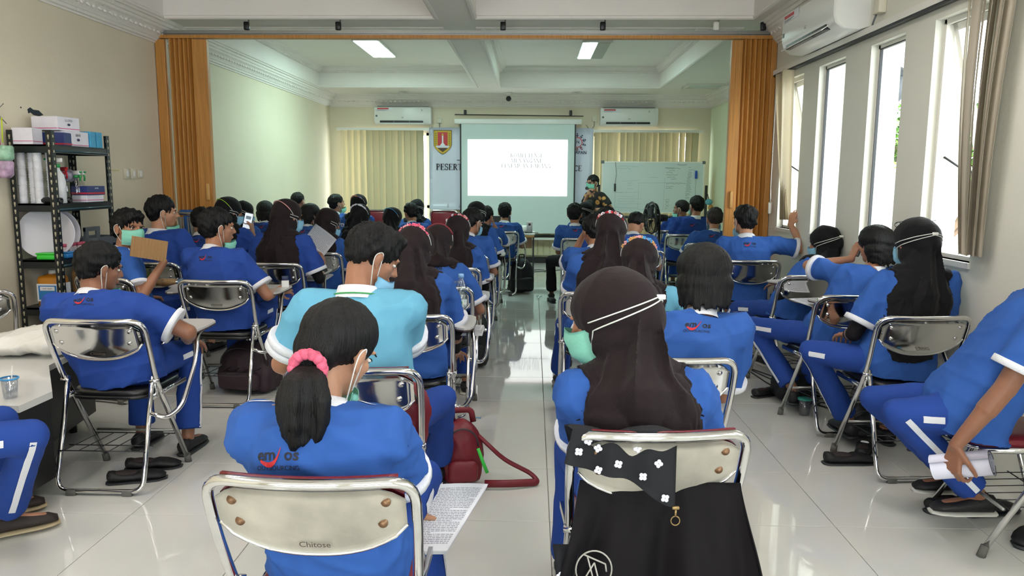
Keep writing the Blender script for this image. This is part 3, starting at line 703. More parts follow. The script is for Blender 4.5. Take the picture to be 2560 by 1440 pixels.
def ik(a, c, l1, l2, pole):
    a, c = Vector(a), Vector(c); d = c - a; L = d.length
    if L > (l1 + l2) * .998: c = a + d * ((l1 + l2) * .998 / L); d = c - a; L = d.length
    u = d / L; x = (l1 * l1 - l2 * l2 + L * L) / (2 * L); h_ = math.sqrt(max(0, l1 * l1 - x * x))
    p = Vector(pole); p = p - u * p.dot(u); p = p.normalized() if p.length > 1e-4 else basis(u)[0]
    return a + u * x + p * h_, c
def bez(p, t): a, b, c, d = p; return a * (1 - t) ** 3 + b * 3 * t * (1 - t) ** 2 + c * 3 * t * t * (1 - t) + d * t ** 3
def hand(mb, w_, f_, nrm, side, curl=.6, s=1.0, spread=0):
    """palm and five fingers. w_ wrist, f_ finger direction, nrm palm normal (the way the palm looks), side +1: thumb towards f x nrm"""
    f_ = Vector(f_).normalized(); nrm = Vector(nrm); nrm = (nrm - f_ * nrm.dot(f_)).normalized(); lat = f_.cross(nrm) * side; w_ = Vector(w_)
    kn = []
    for i, (o_, L) in enumerate(((.030, .088), (.0105, .092), (-.0095, .087), (-.028, .078))):
        k = w_ + f_ * L * s + lat * o_ * s; mb.cap(w_ + lat * o_ * .55 * s + f_ * .012 * s, k, .0125 * s, .0108 * s, 8); kn.append(k)
    for i, (k, ls) in enumerate(zip(kn, ((.040, .024, .020), (.044, .028, .021), (.041, .026, .020), (.032, .020, .018)))):
        d = (f_ + lat * (.12 - .08 * i) * (1 + spread)).normalized(); p = k; a = curl * (.8 + .1 * i)
        for j, l in enumerate(ls):
            a_ = a * (1.0 if j == 0 else 1.15); ax = d.cross(nrm).normalized(); d = (Matrix.Rotation(a_ * .9, 3, ax) @ d).normalized()
            q = p + d * l * s; mb.cap(p, q, (.0092 - .001 * j) * s, (.0084 - .001 * j) * s, 8); p = q
    tb = w_ + lat * .024 * s + f_ * .02 * s; t1 = tb + (f_ * .75 + lat * .75 + nrm * .25).normalized() * .042 * s; t2 = t1 + (f_ * .9 + lat * .25 + nrm * (.3 + .5 * curl)).normalized() * .032 * s; t3 = t2 + (f_ * .9 - lat * .1 + nrm * (.3 + .6 * curl)).normalized() * .026 * s
    mb.cap(tb, t1, .0135 * s, .0105 * s, 8); mb.cap(t1, t2, .0105 * s, .0095 * s, 8); mb.cap(t2, t3, .0095 * s, .008 * s, 8)
PEOPLE = {}; POST = []
def snap(bv, hf, pts, off):
    c = hf(0, -.02, 0); out = []
    for p in pts:
        d = (Vector(p) - c).normalized(); h, n, i_, dd = bv.ray_cast(c + d * .5, -d, .6)
        out.append((h if h is not None else c + d * .11) + d * off)
    return out
def person(key, label, hip, hd, head, hyaw=0, hpit=10, hroll=0, male=True, hair='short', cloth='blue', skin='skin', scarf='hijab',
           mask=None, strap=None, band=None, LH=None, RH=None, LE=None, RE=None, Lf=(0, 1, -.3), Rf=(0, 1, -.3), Ln=(0, 0, -1), Rn=(0, 0, -1), curl=.5,
           Lknee=None, Rknee=None, Lfoot=None, Rfoot=None, Ltoe=None, Rtoe=None, shoyaw=None, vox=.010, logo=True, cuffs=None, legs='blue2', shoe='shoe', stripe='LR', stand=False,
           tail=.42, hs=1.0, wide=1.0, fold=.026, inner=None, faced=False, collar=True, sleeve2=False, dw=1.12, tie=None, pony=False, shd=0, spread=0, lx=0, lt=.74, nmask='ear', hipz=.53):
    seed = sum(ord(c) * (i + 1) for i, c in enumerate(key)); rnd = random.Random(seed)
    hip = Vector((hip[0], hip[1], 0)); H = Vector(head) - hip
    a = R(hd); F = Vector((-math.sin(a), math.cos(a), 0)); X = Vector((math.cos(a), math.sin(a), 0)); Z = Vector((0, 0, 1))
    root = thing('person', label, 'person', tuple(hip), 0, 'people in the hall')
    g = (1.0 if male else .93) * wide
    # head frame
    MH = Matrix.Rotation(R(hyaw), 3, 'Z') @ Matrix.Rotation(R(-hpit), 3, 'X') @ Matrix.Rotation(R(hroll), 3, 'Y')
    hf = lambda x, y, z: H + MH @ Vector((x * hs, y * hs, z * hs))
    MH4 = MH.to_4x4()
    skull = hf(0, -.025, -.07)
    P = Vector((0, 0, hipz)) - F * .01
    lean = (H - P); lean.z = 0
    N = skull + Vector((0, 0, -.078)) - lean * .16 + (F * -.02)      # base of the neck
    if stand: N = skull + Vector((0, 0, -.085))
    L = (N - P).length; full = .50 if male else .47
    bul = min(.055, math.sqrt(max(0, full * full - L * L)) * .26 + (.005 if not stand else 0))
    sp = [P, P.lerp(N, .35) - F * bul * 1.2 + (F * .015), P.lerp(N, .75) - F * bul * 1.1, N]
    a2 = a + R(shd); XS = Vector((math.cos(a2), math.sin(a2), 0))
    def ring(t, w_, d_, n=20, sq=.8, ext=0):
        c = bez(sp, min(t, 1)); T = (bez(sp, min(1, t + .05)) - bez(sp, max(0, t - .05))).normalized()
        if t < 0: c = P + Z * t * .5; T = (Z + (N - P).normalized() * .5).normalized()
        xx = X.lerp(XS, max(0, min(1, t))).normalized(); xx = (xx - T * xx.dot(T)).normalized(); yy = T.cross(xx)
        out = []
        for k in range(n):
            q = 2 * math.pi * k / n; cx, sy = math.cos(q), math.sin(q)
            out.append(c + xx * w_ * g * math.copysign(abs(cx) ** sq, cx) + yy * d_ * g * math.copysign(abs(sy) ** sq, sy))
        return out
    T1 = (bez(sp, 1) - bez(sp, .9)).normalized(); bk = T1.cross(XS) * -1     # backwards
    sw = (.165 if male else .148) * wide
    SL = N - XS * sw - T1 * .045; SR = N + XS * sw - T1 * .045
    arms = {}
    for s_, S_, tgt, el, ff, nn in ((-1, SL, LH, LE, Lf, Ln), (1, SR, RH, RE, Rf, Rn)):
        if tgt is None: tgt_ = P + X * s_ * rnd.uniform(.06, .14) + F * rnd.uniform(.24, .34) + Z * rnd.uniform(.08, .16); ff = (F - X * s_ * .35 - Z * .2); nn = -Z
        else: tgt_ = Vector(tgt) - hip; 
        pole = (X * s_ * .6 - F * .35 - Z * .8) if el is None else Vector(el)
        E_, W_ = ik(S_, tgt_, .285 * hs, .25 * hs, pole); arms[s_] = (S_, E_, W_, Vector(ff), Vector(nn))
    legsJ = {}
    for s_, kn, ft, te in ((-1, Lknee, Lfoot, Ltoe), (1, Rknee, Rfoot, Rtoe)):
        h0 = P + X * s_ * .085
        if stand: k_ = h0 + Z * -(hipz - .09) / 2 + F * .02; f_ = h0 * 1; f_ = Vector((k_.x, k_.y, .09))
        else:
            k_ = (P + X * s_ * rnd.uniform(.09, .16) + F * .43 + Z * .0) if kn is None else Vector(kn) - hip
            f_ = Vector((k_.x, k_.y, 0)) + X * s_ * rnd.uniform(-.03, .03) - F * rnd.uniform(-.02, .16) + Z * .09 if ft is None else Vector(ft) - hip
        td = F if te is None else Vector(te)
        legsJ[s_] = (h0, k_, f_, Vector((td.x, td.y, 0)).normalized())
    # ---------------- body: one skin surface
    b = MB()
    b.rings([ring(t, w_, d_) for t, w_, d_ in ((-.12, .12, .10), (0, .155, .115), (.3, .13, .10), (.6, .15, .11), (.85, .15, .095), (1, .06, .055))])
    b.cap(N - T1 * .03, skull, .056 * g, .052 * g, 14)
    for s_ in (-1, 1):
        S_, E_, W_, ff, nn = arms[s_]
        b.cap(N - T1 * .03, S_, .05, .052, 10); b.cap(S_, E_, .048 * g, .038 * g, 12); b.cap(E_, E_.lerp(W_, .35), .038 * g, .038 * g, 12); b.cap(E_.lerp(W_, .3), W_, .037 * g, .024 * g, 12)
        hand(b, W_, ff, nn, -s_, curl, .98 * hs * (1 if male else .94), spread)
        h0, k_, f_, td = legsJ[s_]
        b.cap(h0, k_, .07, .05, 12); b.cap(k_, f_, .048, .034, 12); b.cap(f_ - Z * .03 - td * .03, f_ - Z * .055 + td * .12, .032, .026, 10)
    def E(c, r, rot=None): b.ell(hf(*c), [q * hs for q in r], MH4 @ rot if rot is not None else MH4, 18, 12)
    E((0, -.014, .028), (.075, .094, .086)); E((0, .018, -.03), (.0635, .068, .078)); E((0, .040, -.082), (.040, .040, .030))
    E((0, .078, .022), (.05, .012, .010)); E((0, .086, -.060), (.022, .009, .010))
    b.cap(hf(0, .086, .008), hf(0, .104, -.026), .008 * hs, .0105 * hs, 10); E((0, .092, -.031), (.017, .009, .008))
    for s_ in (-1, 1):
        E((s_ * .042, .050, -.022), (.019, .021, .020))
        E((s_ * .079, -.008, -.012), (.008, .019, .030), Matrix.Rotation(R(-12), 4, 'X') @ Matrix.Rotation(R(s_ * 14), 4, 'Z')); E((s_ * .077, -.002, -.038), (.007, .009, .012))
    body = blob(b, 'body', M[skin], root, vox, 4)
    if faced or not hair == 'scarf':
        for s_ in (-1, 1):
            e = MB().ell(hf(s_ * .031, .0725, .0), (.0125 * hs, .009 * hs, .0058 * hs), MH4, 12, 8).build('eye', M['eye'], root)
            MB().ell(hf(s_ * .031 + .002, .0805, .0), (.0056 * hs, .002 * hs, .0056 * hs), MH4, 10, 6).build('iris', M['iris'], e)
            MB().tube([hf(s_ * x, .0835 - .2 * (x - .03) ** 2 * 20, z) for x, z in ((.014, .017), (.024, .0225), (.036, .0225), (.048, .015))], [.0025, .0032, .003, .0018], 6).build('eyebrow', M['hair'], root)
            MB().tube([hf(s_ * x, y, z) for x, y, z in ((.018, .079, .0015), (.026, .0825, .006), (.037, .0815, .0055), (.045, .076, .0005))], .0014, 5).build('eyelash', M['hair'], root)
    # ---------------- shirt
    cm = {'blue': 'blue', 'blue2': 'blue2', 'sky': 'sky', 'batik': 'batik'}[cloth]
    b = MB(); hemz = -.16 if not stand else -.2
    b.rings([ring(t, w_, d_, 24) for t, w_, d_ in ((hemz, .188, .155), (.0, .192, .150), (.2, .18, .138), (.45, .182, .138), (.7, .186, .134), (.87, .165, .115), (.95, .12, .088), (1.0, .078, .07))])
    for s_ in (-1, 1):
        S_, E_, W_, ff, nn = arms[s_]; d = (E_ - S_).normalized()
        b.cap(N - T1 * .035, S_, .062, .074 * g, 14); b.cap(S_ + T1 * -.03, S_ + d * .03, .078 * g, .078 * g, 14)
        sl = .76 if male else .80; e1 = S_ + (E_ - S_) * sl
        b.cyl(S_, e1, .078 * g, .080 * g, 18)
        if (E_ - S_).length > 0: pass
    shirt = blob(b, 'shirt', M[cm], root, max(.0105, vox * 1.3), 4, fold, 1, seed)
    for s_ in (-1, 1):
        S_, E_, W_, ff, nn = arms[s_]; d = (E_ - S_).normalized(); sl = .76 if male else .80; e1 = S_ + (E_ - S_) * sl; x, y, _ = basis(d)
        rg = lambda p, r: [p + (x * math.cos(q * math.pi / 12) + y * math.sin(q * math.pi / 12)) * r for q in range(24)]
        if cloth != 'batik':
            MB().rings([rg(e1 - d * .020, .0800 * g), rg(e1 - d * .018, .0828 * g), rg(e1 + d * .006, .0836 * g), rg(e1 + d * .007, .079 * g)]).build('sleeve_trim', M['trim'], root)
            if sleeve2: MB().rings([rg(e1 - d * .052, .0805 * g), rg(e1 - d * .050, .0845 * g), rg(e1 - d * .026, .0853 * g), rg(e1 - d * .024, .08 * g)]).build('sleeve_trim', M['trim'], root)
        if inner: 
            ib = MB().cap(e1 - d * .08, E_, .05 * g, .043 * g, 12).cap(E_, E_.lerp(W_, .86), .043 * g, .031 * g, 12); blob(ib, 'undersleeve', M['blackcloth'], root, .009, 3, .002, 2, seed)
    if collar:
        w1, w2 = .066 * g, .080 * g; yy = -bk
        def cr_(off, rx, ry): return [N + T1 * off + XS * rx * math.cos(q * math.pi / 12) + yy * ry * math.sin(q * math.pi / 12) + T1 * (-.03 * max(0, math.sin(q * math.pi / 12))) for q in range(24)]
        cb = MB().rings([cr_(-.028, w2 + .012, w2 + .008), cr_(.0, w1 + .008, w1 + .006), cr_(.022, w1, w1 - .002), cr_(.022, w1 - .006, w1 - .008), cr_(-.01, w1 - .004, w1 - .006)], False)
        cb.build('collar', M['trim'] if cloth != 'batik' else M[cm], root)
    if key == 'a2':
        MB().tube([N + T1 * -.012 + XS * (w1 + .016) * math.cos(q) - yy * (w1 + .014) * math.sin(q) for q in [R(200 - 220 * k / 20) for k in range(21)]], .006, 6, ry=.003).build('lanyard', M['green'], root)
    # ---------------- trousers
    b = MB(); b.rings([ring(t, w_, d_, 20) for t, w_, d_ in ((-.16, .16, .13), (0, .175, .14), (.12, .165, .13))])
    for s_ in (-1, 1):
        h0, k_, f_, td = legsJ[s_]; b.cap(h0, k_, .095 * g, .07, 16); b.cap(k_, k_.lerp(f_, .5), .07, .066, 16); b.cyl(k_.lerp(f_, .4), k_.lerp(f_, .93), .066, .072, 16)
    trs = blob(b, 'trousers', M[legs], root, max(.013, vox * 1.3), 4, .012, 1.1, seed + 5)
    # ---------------- shoes
    for s_ in (-1, 1):
        h0, k_, f_, td = legsJ[s_]; g0 = Vector((f_.x, f_.y, f_.z - .09)); sd = Vector((td.y, -td.x, 0))
        def sr(y, w_, z0_, z1_, n=12): return [g0 + td * y + sd * w_ * math.cos(2 * math.pi * k / n) + Z * (z0_ + (z1_ - z0_) * (.5 + .5 * math.sin(2 * math.pi * k / n))) for k in range(n)]
        so = MB().rings([sr(-.075, .02, .02, .07), sr(-.065, .032, .012, .085), sr(-.03, .038, .012, .09), (sr(.03, .04, .012, .075)), sr(.09, .046, .012, .06), sr(.145, .042, .012, .05), sr(.175, .025, .014, .036)]).build('shoe', M[shoe], root)
        MB().rings([[p for p in sr(y, w_ + .004, 0, .016)] for y, w_ in ((-.08, .02), (-.065, .034), (.03, .042), (.1, .048), (.15, .042), (.182, .022))]).build('sole', M['sole'] if shoe == 'shoebr' else (M['solewh'] if shoe == 'shoe' and seed % 3 == 0 else M['dark']), so)
    # ---------------- hair / scarf
    HE = lambda mb, c, r, rot=None: mb.ell(hf(*c), [q * hs for q in r], (MH4 @ rot) if rot is not None else MH4, 22, 14)
    hv = max(.0065, vox * .8); RX = lambda d: Matrix.Rotation(R(d), 4, 'X')
    if hair in ('short', 'crop', 'fade', 'fringe', 'grey', 'bowl'):
        b = MB(); th = {'short': .010, 'crop': .006, 'fade': .012, 'fringe': .013, 'grey': .006, 'bowl': .014}[hair]
        HE(b, (0, -.024, .036), (.0755 + th, .094 + th, .078 + th), RX(18))
        HE(b, (0, -.062, -.012 if hair != 'crop' else .0), (.064 + th * .6, .046 + th * .5, .05), RX(10))
        if hair in ('short', 'fringe', 'bowl'): HE(b, (0, -.055, -.038), (.056 + th * .5, .038 + th * .5, .036), RX(10))
        if hair == 'fringe': HE(b, (.014, .050, .082), (.062, .046, .034), RX(-14)); HE(b, (.056, .040, .060), (.020, .038, .034), RX(-10))
        if hair == 'fade': HE(b, (0, .035, .088), (.060, .055, .034), RX(-8))
        blob(b, 'hair', M['hairg'] if hair == 'grey' else M['hair'], root, hv, 1, 0, 1, seed, .0034 if hair != 'crop' else .0014)
    elif hair == 'bob':
        b = MB(); HE(b, (0, -.022, .032), (.098, .113, .090), RX(14)); HE(b, (0, -.046, -.03), (.101, .082, .070)); HE(b, (0, -.052, -.062), (.093, .068, .040))
        for k in range(46):
            q = R(-28 - (304 - 180 + 0) * k / 45); q = R(180 + 18 - 216 * k / 45) + math.pi
            x, y = .086 * math.cos(q), -.05 + .064 * math.sin(q); ln = rnd.uniform(.0, .03) + .022 * max(0, -math.sin(q)) ** 2
            b.cap(hf(x, y, -.062), hf(x * .92 + rnd.uniform(-.008, .008), y * 1.0 + rnd.uniform(-.005, .005), -.092 - ln), .0125, .0035, 7)
        blob(b, 'hair', M['hair'], root, min(hv, .0065), 1, 0, 1, seed, .0011)
    elif hair == 'pony':
        b = MB(); HE(b, (0, -.022, .034), (.085, .106, .088), RX(16)); HE(b, (0, -.07, -.02), (.066, .05, .06))
        blob(b, 'hair', M['hair'], root, .006, 2, 0, 1, seed, .0011)
        k0 = hf(0.035, -.112, -.075); dn = Vector((0, -.02, -.23)) - F * .0
        pts = [k0, k0 - F * .035 + Z * -.02, k0 - F * .045 + Z * -.06, k0 - F * .045 + Z * -.11, k0 - F * .05 + Z * -.16, k0 - F * .055 + Z * -.2]
        b = MB()
        for k in range(26):
            qx, qy = rnd.gauss(0, 1), rnd.gauss(0, 1); q = (qx * qx + qy * qy) ** .5 + .001; rr = min(q, 1.2) / q; qx *= rr; qy *= rr
            wd = [.012, .032, .042, .04, .028, .018]; n_ = 6 if rnd.random() > .3 else 5
            b.tube([pts[i] + X * qx * wd[i] + F * qy * wd[i] * .7 for i in range(n_)], [.012, .014, .014, .012, .008, .003][:n_], 7)
        blob(b, 'ponytail', M['hair'], root, .0055, 1, 0, 1, seed + 1, .0008)
        b = MB()
        for k in range(26):
            q = 2 * math.pi * k / 26; c = k0 + X * .034 * math.cos(q) + Z * .034 * math.sin(q) - F * .006 * (k % 2)
            b.ell(c, (.0135, .0115, .0135), None, 8, 6)
        b.build('scrunchie', M['pinkf'], root)
    elif hair == 'scarf':
        b = MB(); HE(b, (0, -.024, .022), (.101, .116, .103), RX(8)); HE(b, (0, -.085, -.015), (.072, .060, .070))
        HE(b, (0, -.018, -.050), (.094, .090, .080))
        b.cap(hf(0, -.035, -.06), N + T1 * .0, .082, .098 * g, 16)
        b.cap(N - XS * .07 * dw - T1 * .02, N + XS * .07 * dw - T1 * .02, .074, .074, 14); b.cap(N, N - bk * .09 - T1 * .1, .08, .06, 12)
        # the cloth falling down the back
        rows = []
        n_ = 7
        for k in range(n_ + 1):
            t = k / n_
            if k == 0: c = hf(0, -.075, -.03)
            else:
                tt = 1.02 - (tail / full) * (k / n_); c = bez(sp, max(0, min(1, tt))) + (T1 * (tt - 1) * full if tt > 1 else Vector()); c = c + bk * (.060 + .070 * min(1, k / 2.2)) * g
            wd = (.055, .085, .118, .125, .118, .10, .078, .03)[k] * g * dw * (1.1 if tail > .3 else 1); th_ = (.06, .055, .045, .034, .028, .024, .020, .014)[k]
            ring_ = []
            for q in range(24):
                an = 2 * math.pi * q / 24; cs, sn = math.cos(an), math.sin(an)
                ring_.append(c + XS * wd * cs + bk * th_ * (sn + .42 * math.sin(6 * an + k * .35 + seed) + .25 * math.sin(11 * an + k * .3)) - bk * .35 * wd * cs * cs + (T1 * .0))
            rows.append(ring_)
        b.rings(rows)
        blob(b, 'headscarf', M[scarf], root, max(.0075, vox * .9), 3, .011, .75, seed + 9)
        if tie:
            pts = [N + T1 * .015 + (XS * math.cos(q) * .096 + bk * -math.sin(q) * .1) for q in [math.pi * 2 * k / 24 for k in range(24)]]
            MB().tube(pts, .011, 8, True).build('tied_end', M[scarf], root)
    # ---------------- mask, straps and hair bands
    def ellp(x, y, z, c, r, k=1.0):        # push a head-space direction out to an ellipsoid
        v = Vector((x, y, z)); q = math.sqrt((v.x / r[0]) ** 2 + (v.y / r[1]) ** 2 + (v.z / r[2]) ** 2)
        v = v / q * k; return hf(c[0] + v.x, c[1] + v.y, c[2] + v.z)
    if mask:
        mc, drop = mask; dz = -.052 * drop; dy = -.012 * drop; rows = []; hh = 1 - .35 * drop
        for i in range(11):
            e = -46 + 92 * i / 10; row = []
            for j in range(17):
                q = -78 + 156 * j / 16; pl_ = .0022 * (1 if i % 3 else 0)
                rr = 1 + .04 * math.cos(R(q)); 
                x = .0735 * math.sin(R(q)) * (1 - .16 * max(0, -e / 46) ** 1.5); y = .012 + (.100 * math.cos(R(q)) * (1 - .10 * (e / 46) ** 2)) + .018 * math.exp(-(q / 26) ** 2 - ((e - 34) / 34) ** 2); z = -.061 + .047 * math.sin(R(e)) / math.sin(R(46)) * hh
                if i < 4: y -= .008 * (4 - i) * max(0, math.cos(R(q)))
                z += .018 * math.exp(-(q / 22) ** 2) * max(0, e / 46); row.append(hf(x, y + pl_ + dy, z + dz))
            rows.append(row)
        mk = MB().grid(rows, -.0015).build('mask', M[mc], root)
        if nmask == 'ear' and hair != 'scarf':
            for s_ in (-1, 1):
                pth = fillet([hf(s_ * .070, .03 + dy, -.028 + dz), hf(s_ * .082, .0, .022), hf(s_ * .089, -.028, .0), hf(s_ * .085, -.022, -.03), hf(s_ * .071, .03 + dy, -.09 + dz)], .02, 4)
                MB().tube(pth, .0018, 5).build('strap', M['strap'], mk)
        elif hair == 'scarf':
            def later(bv, mk=mk, hf=hf, nmask=nmask, dz=dz):
                for z0_, z1_ in ((.0, .05), (-.075, .03)):
                    for s_ in (-1, 1):
                        pth = []
                        for k in range(15):
                            q = R(28 - 118 * k / 14); zz = z0_ + dz * (1 - k / 14) + (z1_ - z0_) * k / 14
                            if nmask == 'ear' and k > 6: break
                            pth.append(hf(s_ * .072 * 1.0 * (1 if k else .98) * math.cos(q) if k == 0 else s_ * .3 * math.cos(q), .045 if k == 0 else .3 * math.sin(q), zz))
                        pth = [pth[0]] + snap(bv, hf, pth[1:], .0022)
                        MB().tube(pth, .0022, 5).build('strap', M['strap'], mk)
                if nmask == 'head':
                    c = snap(bv, hf, [hf(0, -.3, .045)], .004)[0]; MB().rbox(c, (.03, .012, .014), .003).build('strap_clip', M['strap'], mk)
            POST.append((root, later))
    if band:
        bc, kind = band; pts0 = []
        for k in range(31):
            q = R(-80 + 160 * k / 30); pts0.append(hf(math.sin(q) * .3, -.20 * math.cos(q) - .02, math.cos(q) * .22 - .01))
        def later(bv, hf=hf, bc=bc, kind=kind, pts0=pts0, root=root, MH=MH):
            pts = snap(bv, hf, pts0, .002)
            if kind == 'flower':
                mixc = {'pinkf': ['pinkf', 'salmon', 'redf'], 'redf': ['redf', 'whitef', 'salmon'], 'whitef': ['whitef'], 'salmon': ['salmon', 'woodlt', 'bluef']}[bc]; b = MB()
                r5 = random.Random(len(bc) + int(abs(pts[3].x) * 1e4))
                for k in range(6, 25):
                    if r5.random() < .16: continue
                    p = pts[k]; b.mat(r5.randrange(len(mixc))); s5 = r5.uniform(.6, 1.25); a5 = r5.uniform(0, 6)
                    for j in range(5): q = a5 + j * 1.257; b.ell(p + MH @ Vector((.0056 * s5 * math.cos(q), r5.uniform(-.004, .001), .0056 * s5 * math.sin(q) + r5.uniform(-.003, .003))), (.0048 * s5, .003 * s5, .0046 * s5), None, 7, 5)
                b.mat(0); b.tube(pts[6:25], .0045, 6, ry=.002)
                bo = b.build('flower_band', [M[q] for q in mixc], root)
                MB().tube(pts[:8], .002, 5).build('strap', M['strap'], bo); MB().tube(pts[23:], .002, 5).build('strap', M['strap'], bo)
            else:
                bo = MB().tube(pts[4:27], .0085, 8, ry=.003).build('head_band', M[bc], root); MB().tube(pts[:6], .002, 5).build('strap', M['strap'], bo); MB().tube(pts[25:], .002, 5).build('strap', M['strap'], bo)
        POST.append((root, later))
    PEOPLE[key] = dict(root=root, shirt=shirt, trs=trs, P=P, N=N, X=XS, bk=bk, T1=T1, sp=sp, arms=arms, legs=legsJ, logo=logo, stripe=stripe, hip=hip, hf=hf, MH=MH, F=F, cloth=cloth, body=body, X0=X, lx=lx, lt=lt)
    return PEOPLE[key]
def bvh_of(o):
    me = o.data; return BVHTree.FromPolygons([v.co for v in me.vertices], [tuple(p.vertices) for p in me.polygons])
def stripe_on(bv, path, dr, w_, up, root, n=10):
    path = [Vector(p) for p in path]; rows = []
    for i in range(n + 1):
        t = i / n * (len(path) - 1); k = min(int(t), len(path) - 2); c = path[k].lerp(path[k + 1], t - k); row = []
        for j in (-1, -.33, .33, 1):
            o_ = c + Vector(up) * w_ * .5 * j; h, nn, i_, d = bv.ray_cast(o_ - Vector(dr) * .2, dr, .5); row.append(h + nn * .0025 if h else None)
        rows.append(row)
    v, f, ix = [], [], {}
    for i, r_ in enumerate(rows):
        for j, p in enumerate(r_):
            if p is not None: ix[(i, j)] = len(v); v.append(p)
    for i in range(n):
        for j in range(3):
            q = [(i, j), (i + 1, j), (i + 1, j + 1), (i, j + 1)]
            if all(k in ix for k in q) and (v[ix[q[0]]] - v[ix[q[2]]]).length < .09: f.append([ix[k] for k in q])
    if f:
        b = MB(); b._add(v, f); b.build('white_stripe', M['trim'], root)
def decals():
    for key, p in PEOPLE.items():       # let the scarf lie on the shirt
        for c in kids(p['root']):
            if not c.name.startswith('headscarf'): continue
            bv = bvh_of(p['shirt']); me = c.data; n = len(me.vertices)
            for v in me.vertices:
                q = v.co
                if q.z > p['N'].z + .06: continue
                h, nn, i_, d = bv.find_nearest(q, .05)
                if h is None or v.normal.dot(nn) < -.1: continue
                s_ = (q - h).dot(nn)
                if s_ < .007: v.co = h + nn * (.007 + .004 * min(1, max(0, (s_ + .075) / .08)))
            me.update()
    for root, fn in POST:
        sc = [c for c in kids(root) if c.name.startswith('headscarf')] or [c for c in kids(root) if c.name.startswith('hair')]
        fn(bvh_of(sc[0]))
    for key, p in PEOPLE.items():
        if p['logo'] and p['cloth'] in ('blue', 'blue2'):
            bv = bvh_of(p['shirt']); bk = p['bk']; s_ = .088 if p['logo'] is True else p['logo']
            c = bez(p['sp'], p['lt']) + bk * .4 + p['X'] * p['lx']; up = (p['T1'] - bk * p['T1'].dot(bk)).normalized(); ux = p['X']
            v, f = text2d('em  os', s_ * .42, .02); flat('logo', (v, f), c, ux, up, M['ink'], p['root'], bv, -bk)
            sw = []
            for k in range(13):
                t = k / 12; x = (-.95 + 1.15 * t) * s_ * .5; y = (-.05 - .32 * math.sin(t * 3.1) + .95 * t ** 4) * s_ * .35; wd = s_ * .05 * math.sin(.35 + 2.5 * t) + .0012
                sw.append((x, y, wd))
            vv = [q for x, y, wd in sw for q in ((x, y + wd), (x, y - wd))]; ff = [(2 * k, 2 * k + 1, 2 * k + 3, 2 * k + 2) for k in range(12)]
            flat('logo_swoosh', (vv, ff), c, ux, up, M['red'], p['root'], bv, -bk, .003)
            v, f = text2d('OUTSOURCING', s_ * .16, .005); flat('logo_line', ([(x, y - s_ * .24) for x, y in v], f), c, ux, up, M['ink'], p['root'], bv, -bk)
        if p['cloth'] in ('blue', 'blue2', 'sky') and p['hip'].y < 9:
            bv = bvh_of(p['shirt'])
            for s_ in (-1, 1):
                S_, E_ = p['arms'][s_][:2]; q0 = p['N'] + p['X'] * s_ * .085 - p['bk'] * .02; q1 = S_ - p['bk'] * .02 + p['X'] * s_ * .02
                stripe_on(bv, [q0 + Vector((0, 0, .1)), q1 + Vector((0, 0, .1))], (0, 0, -1), .006, -p['bk'], p['root'], 8)
        if p['stripe']:
            bv = bvh_of(p['trs'])
            for s_, ch in ((-1, 'L'), (1, 'R')):
                if ch not in p['stripe']: continue
                h0, k_, f_, td = p['legs'][s_]; out = p['X0'] * s_; dr = -out
                a1, a2 = h0.lerp(k_, .52), h0.lerp(k_, .78); up = (k_ - h0).normalized().cross(out).normalized()
                stripe_on(bv, [a1, a2], dr, .026, up, p['root'], 5)
                d = (f_ - k_).normalized(); stripe_on(bv, [k_.lerp(f_, .02), k_.lerp(f_, .9)], dr, .022, d.cross(out).normalized(), p['root'], 12)
# ================================================================ who sits where
DBG = False
def seat(key, label, cx, cy, u, v, dy=.06, hd=0, chair_label=None, plate='plate', pad='vinyl', tablet=True, side=1, fwd=.275, **kw):
    """chair with its back rail at (cx, cy); the sitter's head centre is seen at (u, v), dy in front of the hips"""
    if chair_label: chair(cx, cy, hd, chair_label, plate, pad, tablet, side)
    s_ = seat_of(cx, cy, hd, fwd); h_ = at(u, v, s_.y + dy)
    if DBG: print('SEAT', key, 'head', [round(q, 2) for q in h_], 'hip', [round(q, 2) for q in s_])
    return person(key, label, s_, hd, h_, **kw)
def P3(u, v, Y): return tuple(at(u, v, Y))
# ---- column left of the aisle, from the camera forwards
seat('a1', 'woman with long black ponytail and pink scrunchie in blue shirt, nearest on the left', -.47, 1.53, 850, 872, .03, chair_label='silver folding chair with worn plate and red pad under the ponytailed woman', plate='worn', pad='redvinyl', tablet=False,
     male=False, hair='pony', vox=.0055, mask=('maskg', 1.1), hpit=28, hyaw=-28, hroll=6, RH=P3(1035, 1300, 2.1), Rf=(.3, 1, -.2), LH=P3(820, 1260, 2.15), Lf=(.5, .9, 0), skin='skin2', wide=1.04, cloth='blue', fwd=.29, lx=-.07, lt=.60)
seat('a2', 'man in light blue shirt with white collar looking down to his right', -.60, 2.47, 937, 642, .12, chair_label='folding chair with dark red pad behind the man in light blue', pad='redvinyl', tablet=False,
     hair='fade', cloth='sky', sleeve2=True, vox=.0055, mask=('maskb', .75), hpit=30, hyaw=-62, hroll=-4, RH=P3(985, 950, 3.1), LH=P3(800, 960, 3.0), LE=(-.8, -.2, -.7), RE=(.8, -.2, -.7), Rknee=(-.38, 3.16, .50), Rfoot=(-.43, 3.42, .12), wide=1.08, logo=False, skin='skin', stripe='')
seat('a3', 'woman in dark scarf knotted behind with pink flowered band, water bottle beside her', -.60, 3.50, 1040, 622, .20, chair_label='shiny folding chair with tablet under the woman with knotted scarf', male=False, hair='scarf', inner=1, band=('pinkf', 'flower'), hpit=28, hyaw=-14, vox=.007, tail=.5, tie=True, dw=1.2, wide=1.06, RH=P3(1140, 880, 4.1), stripe='R')
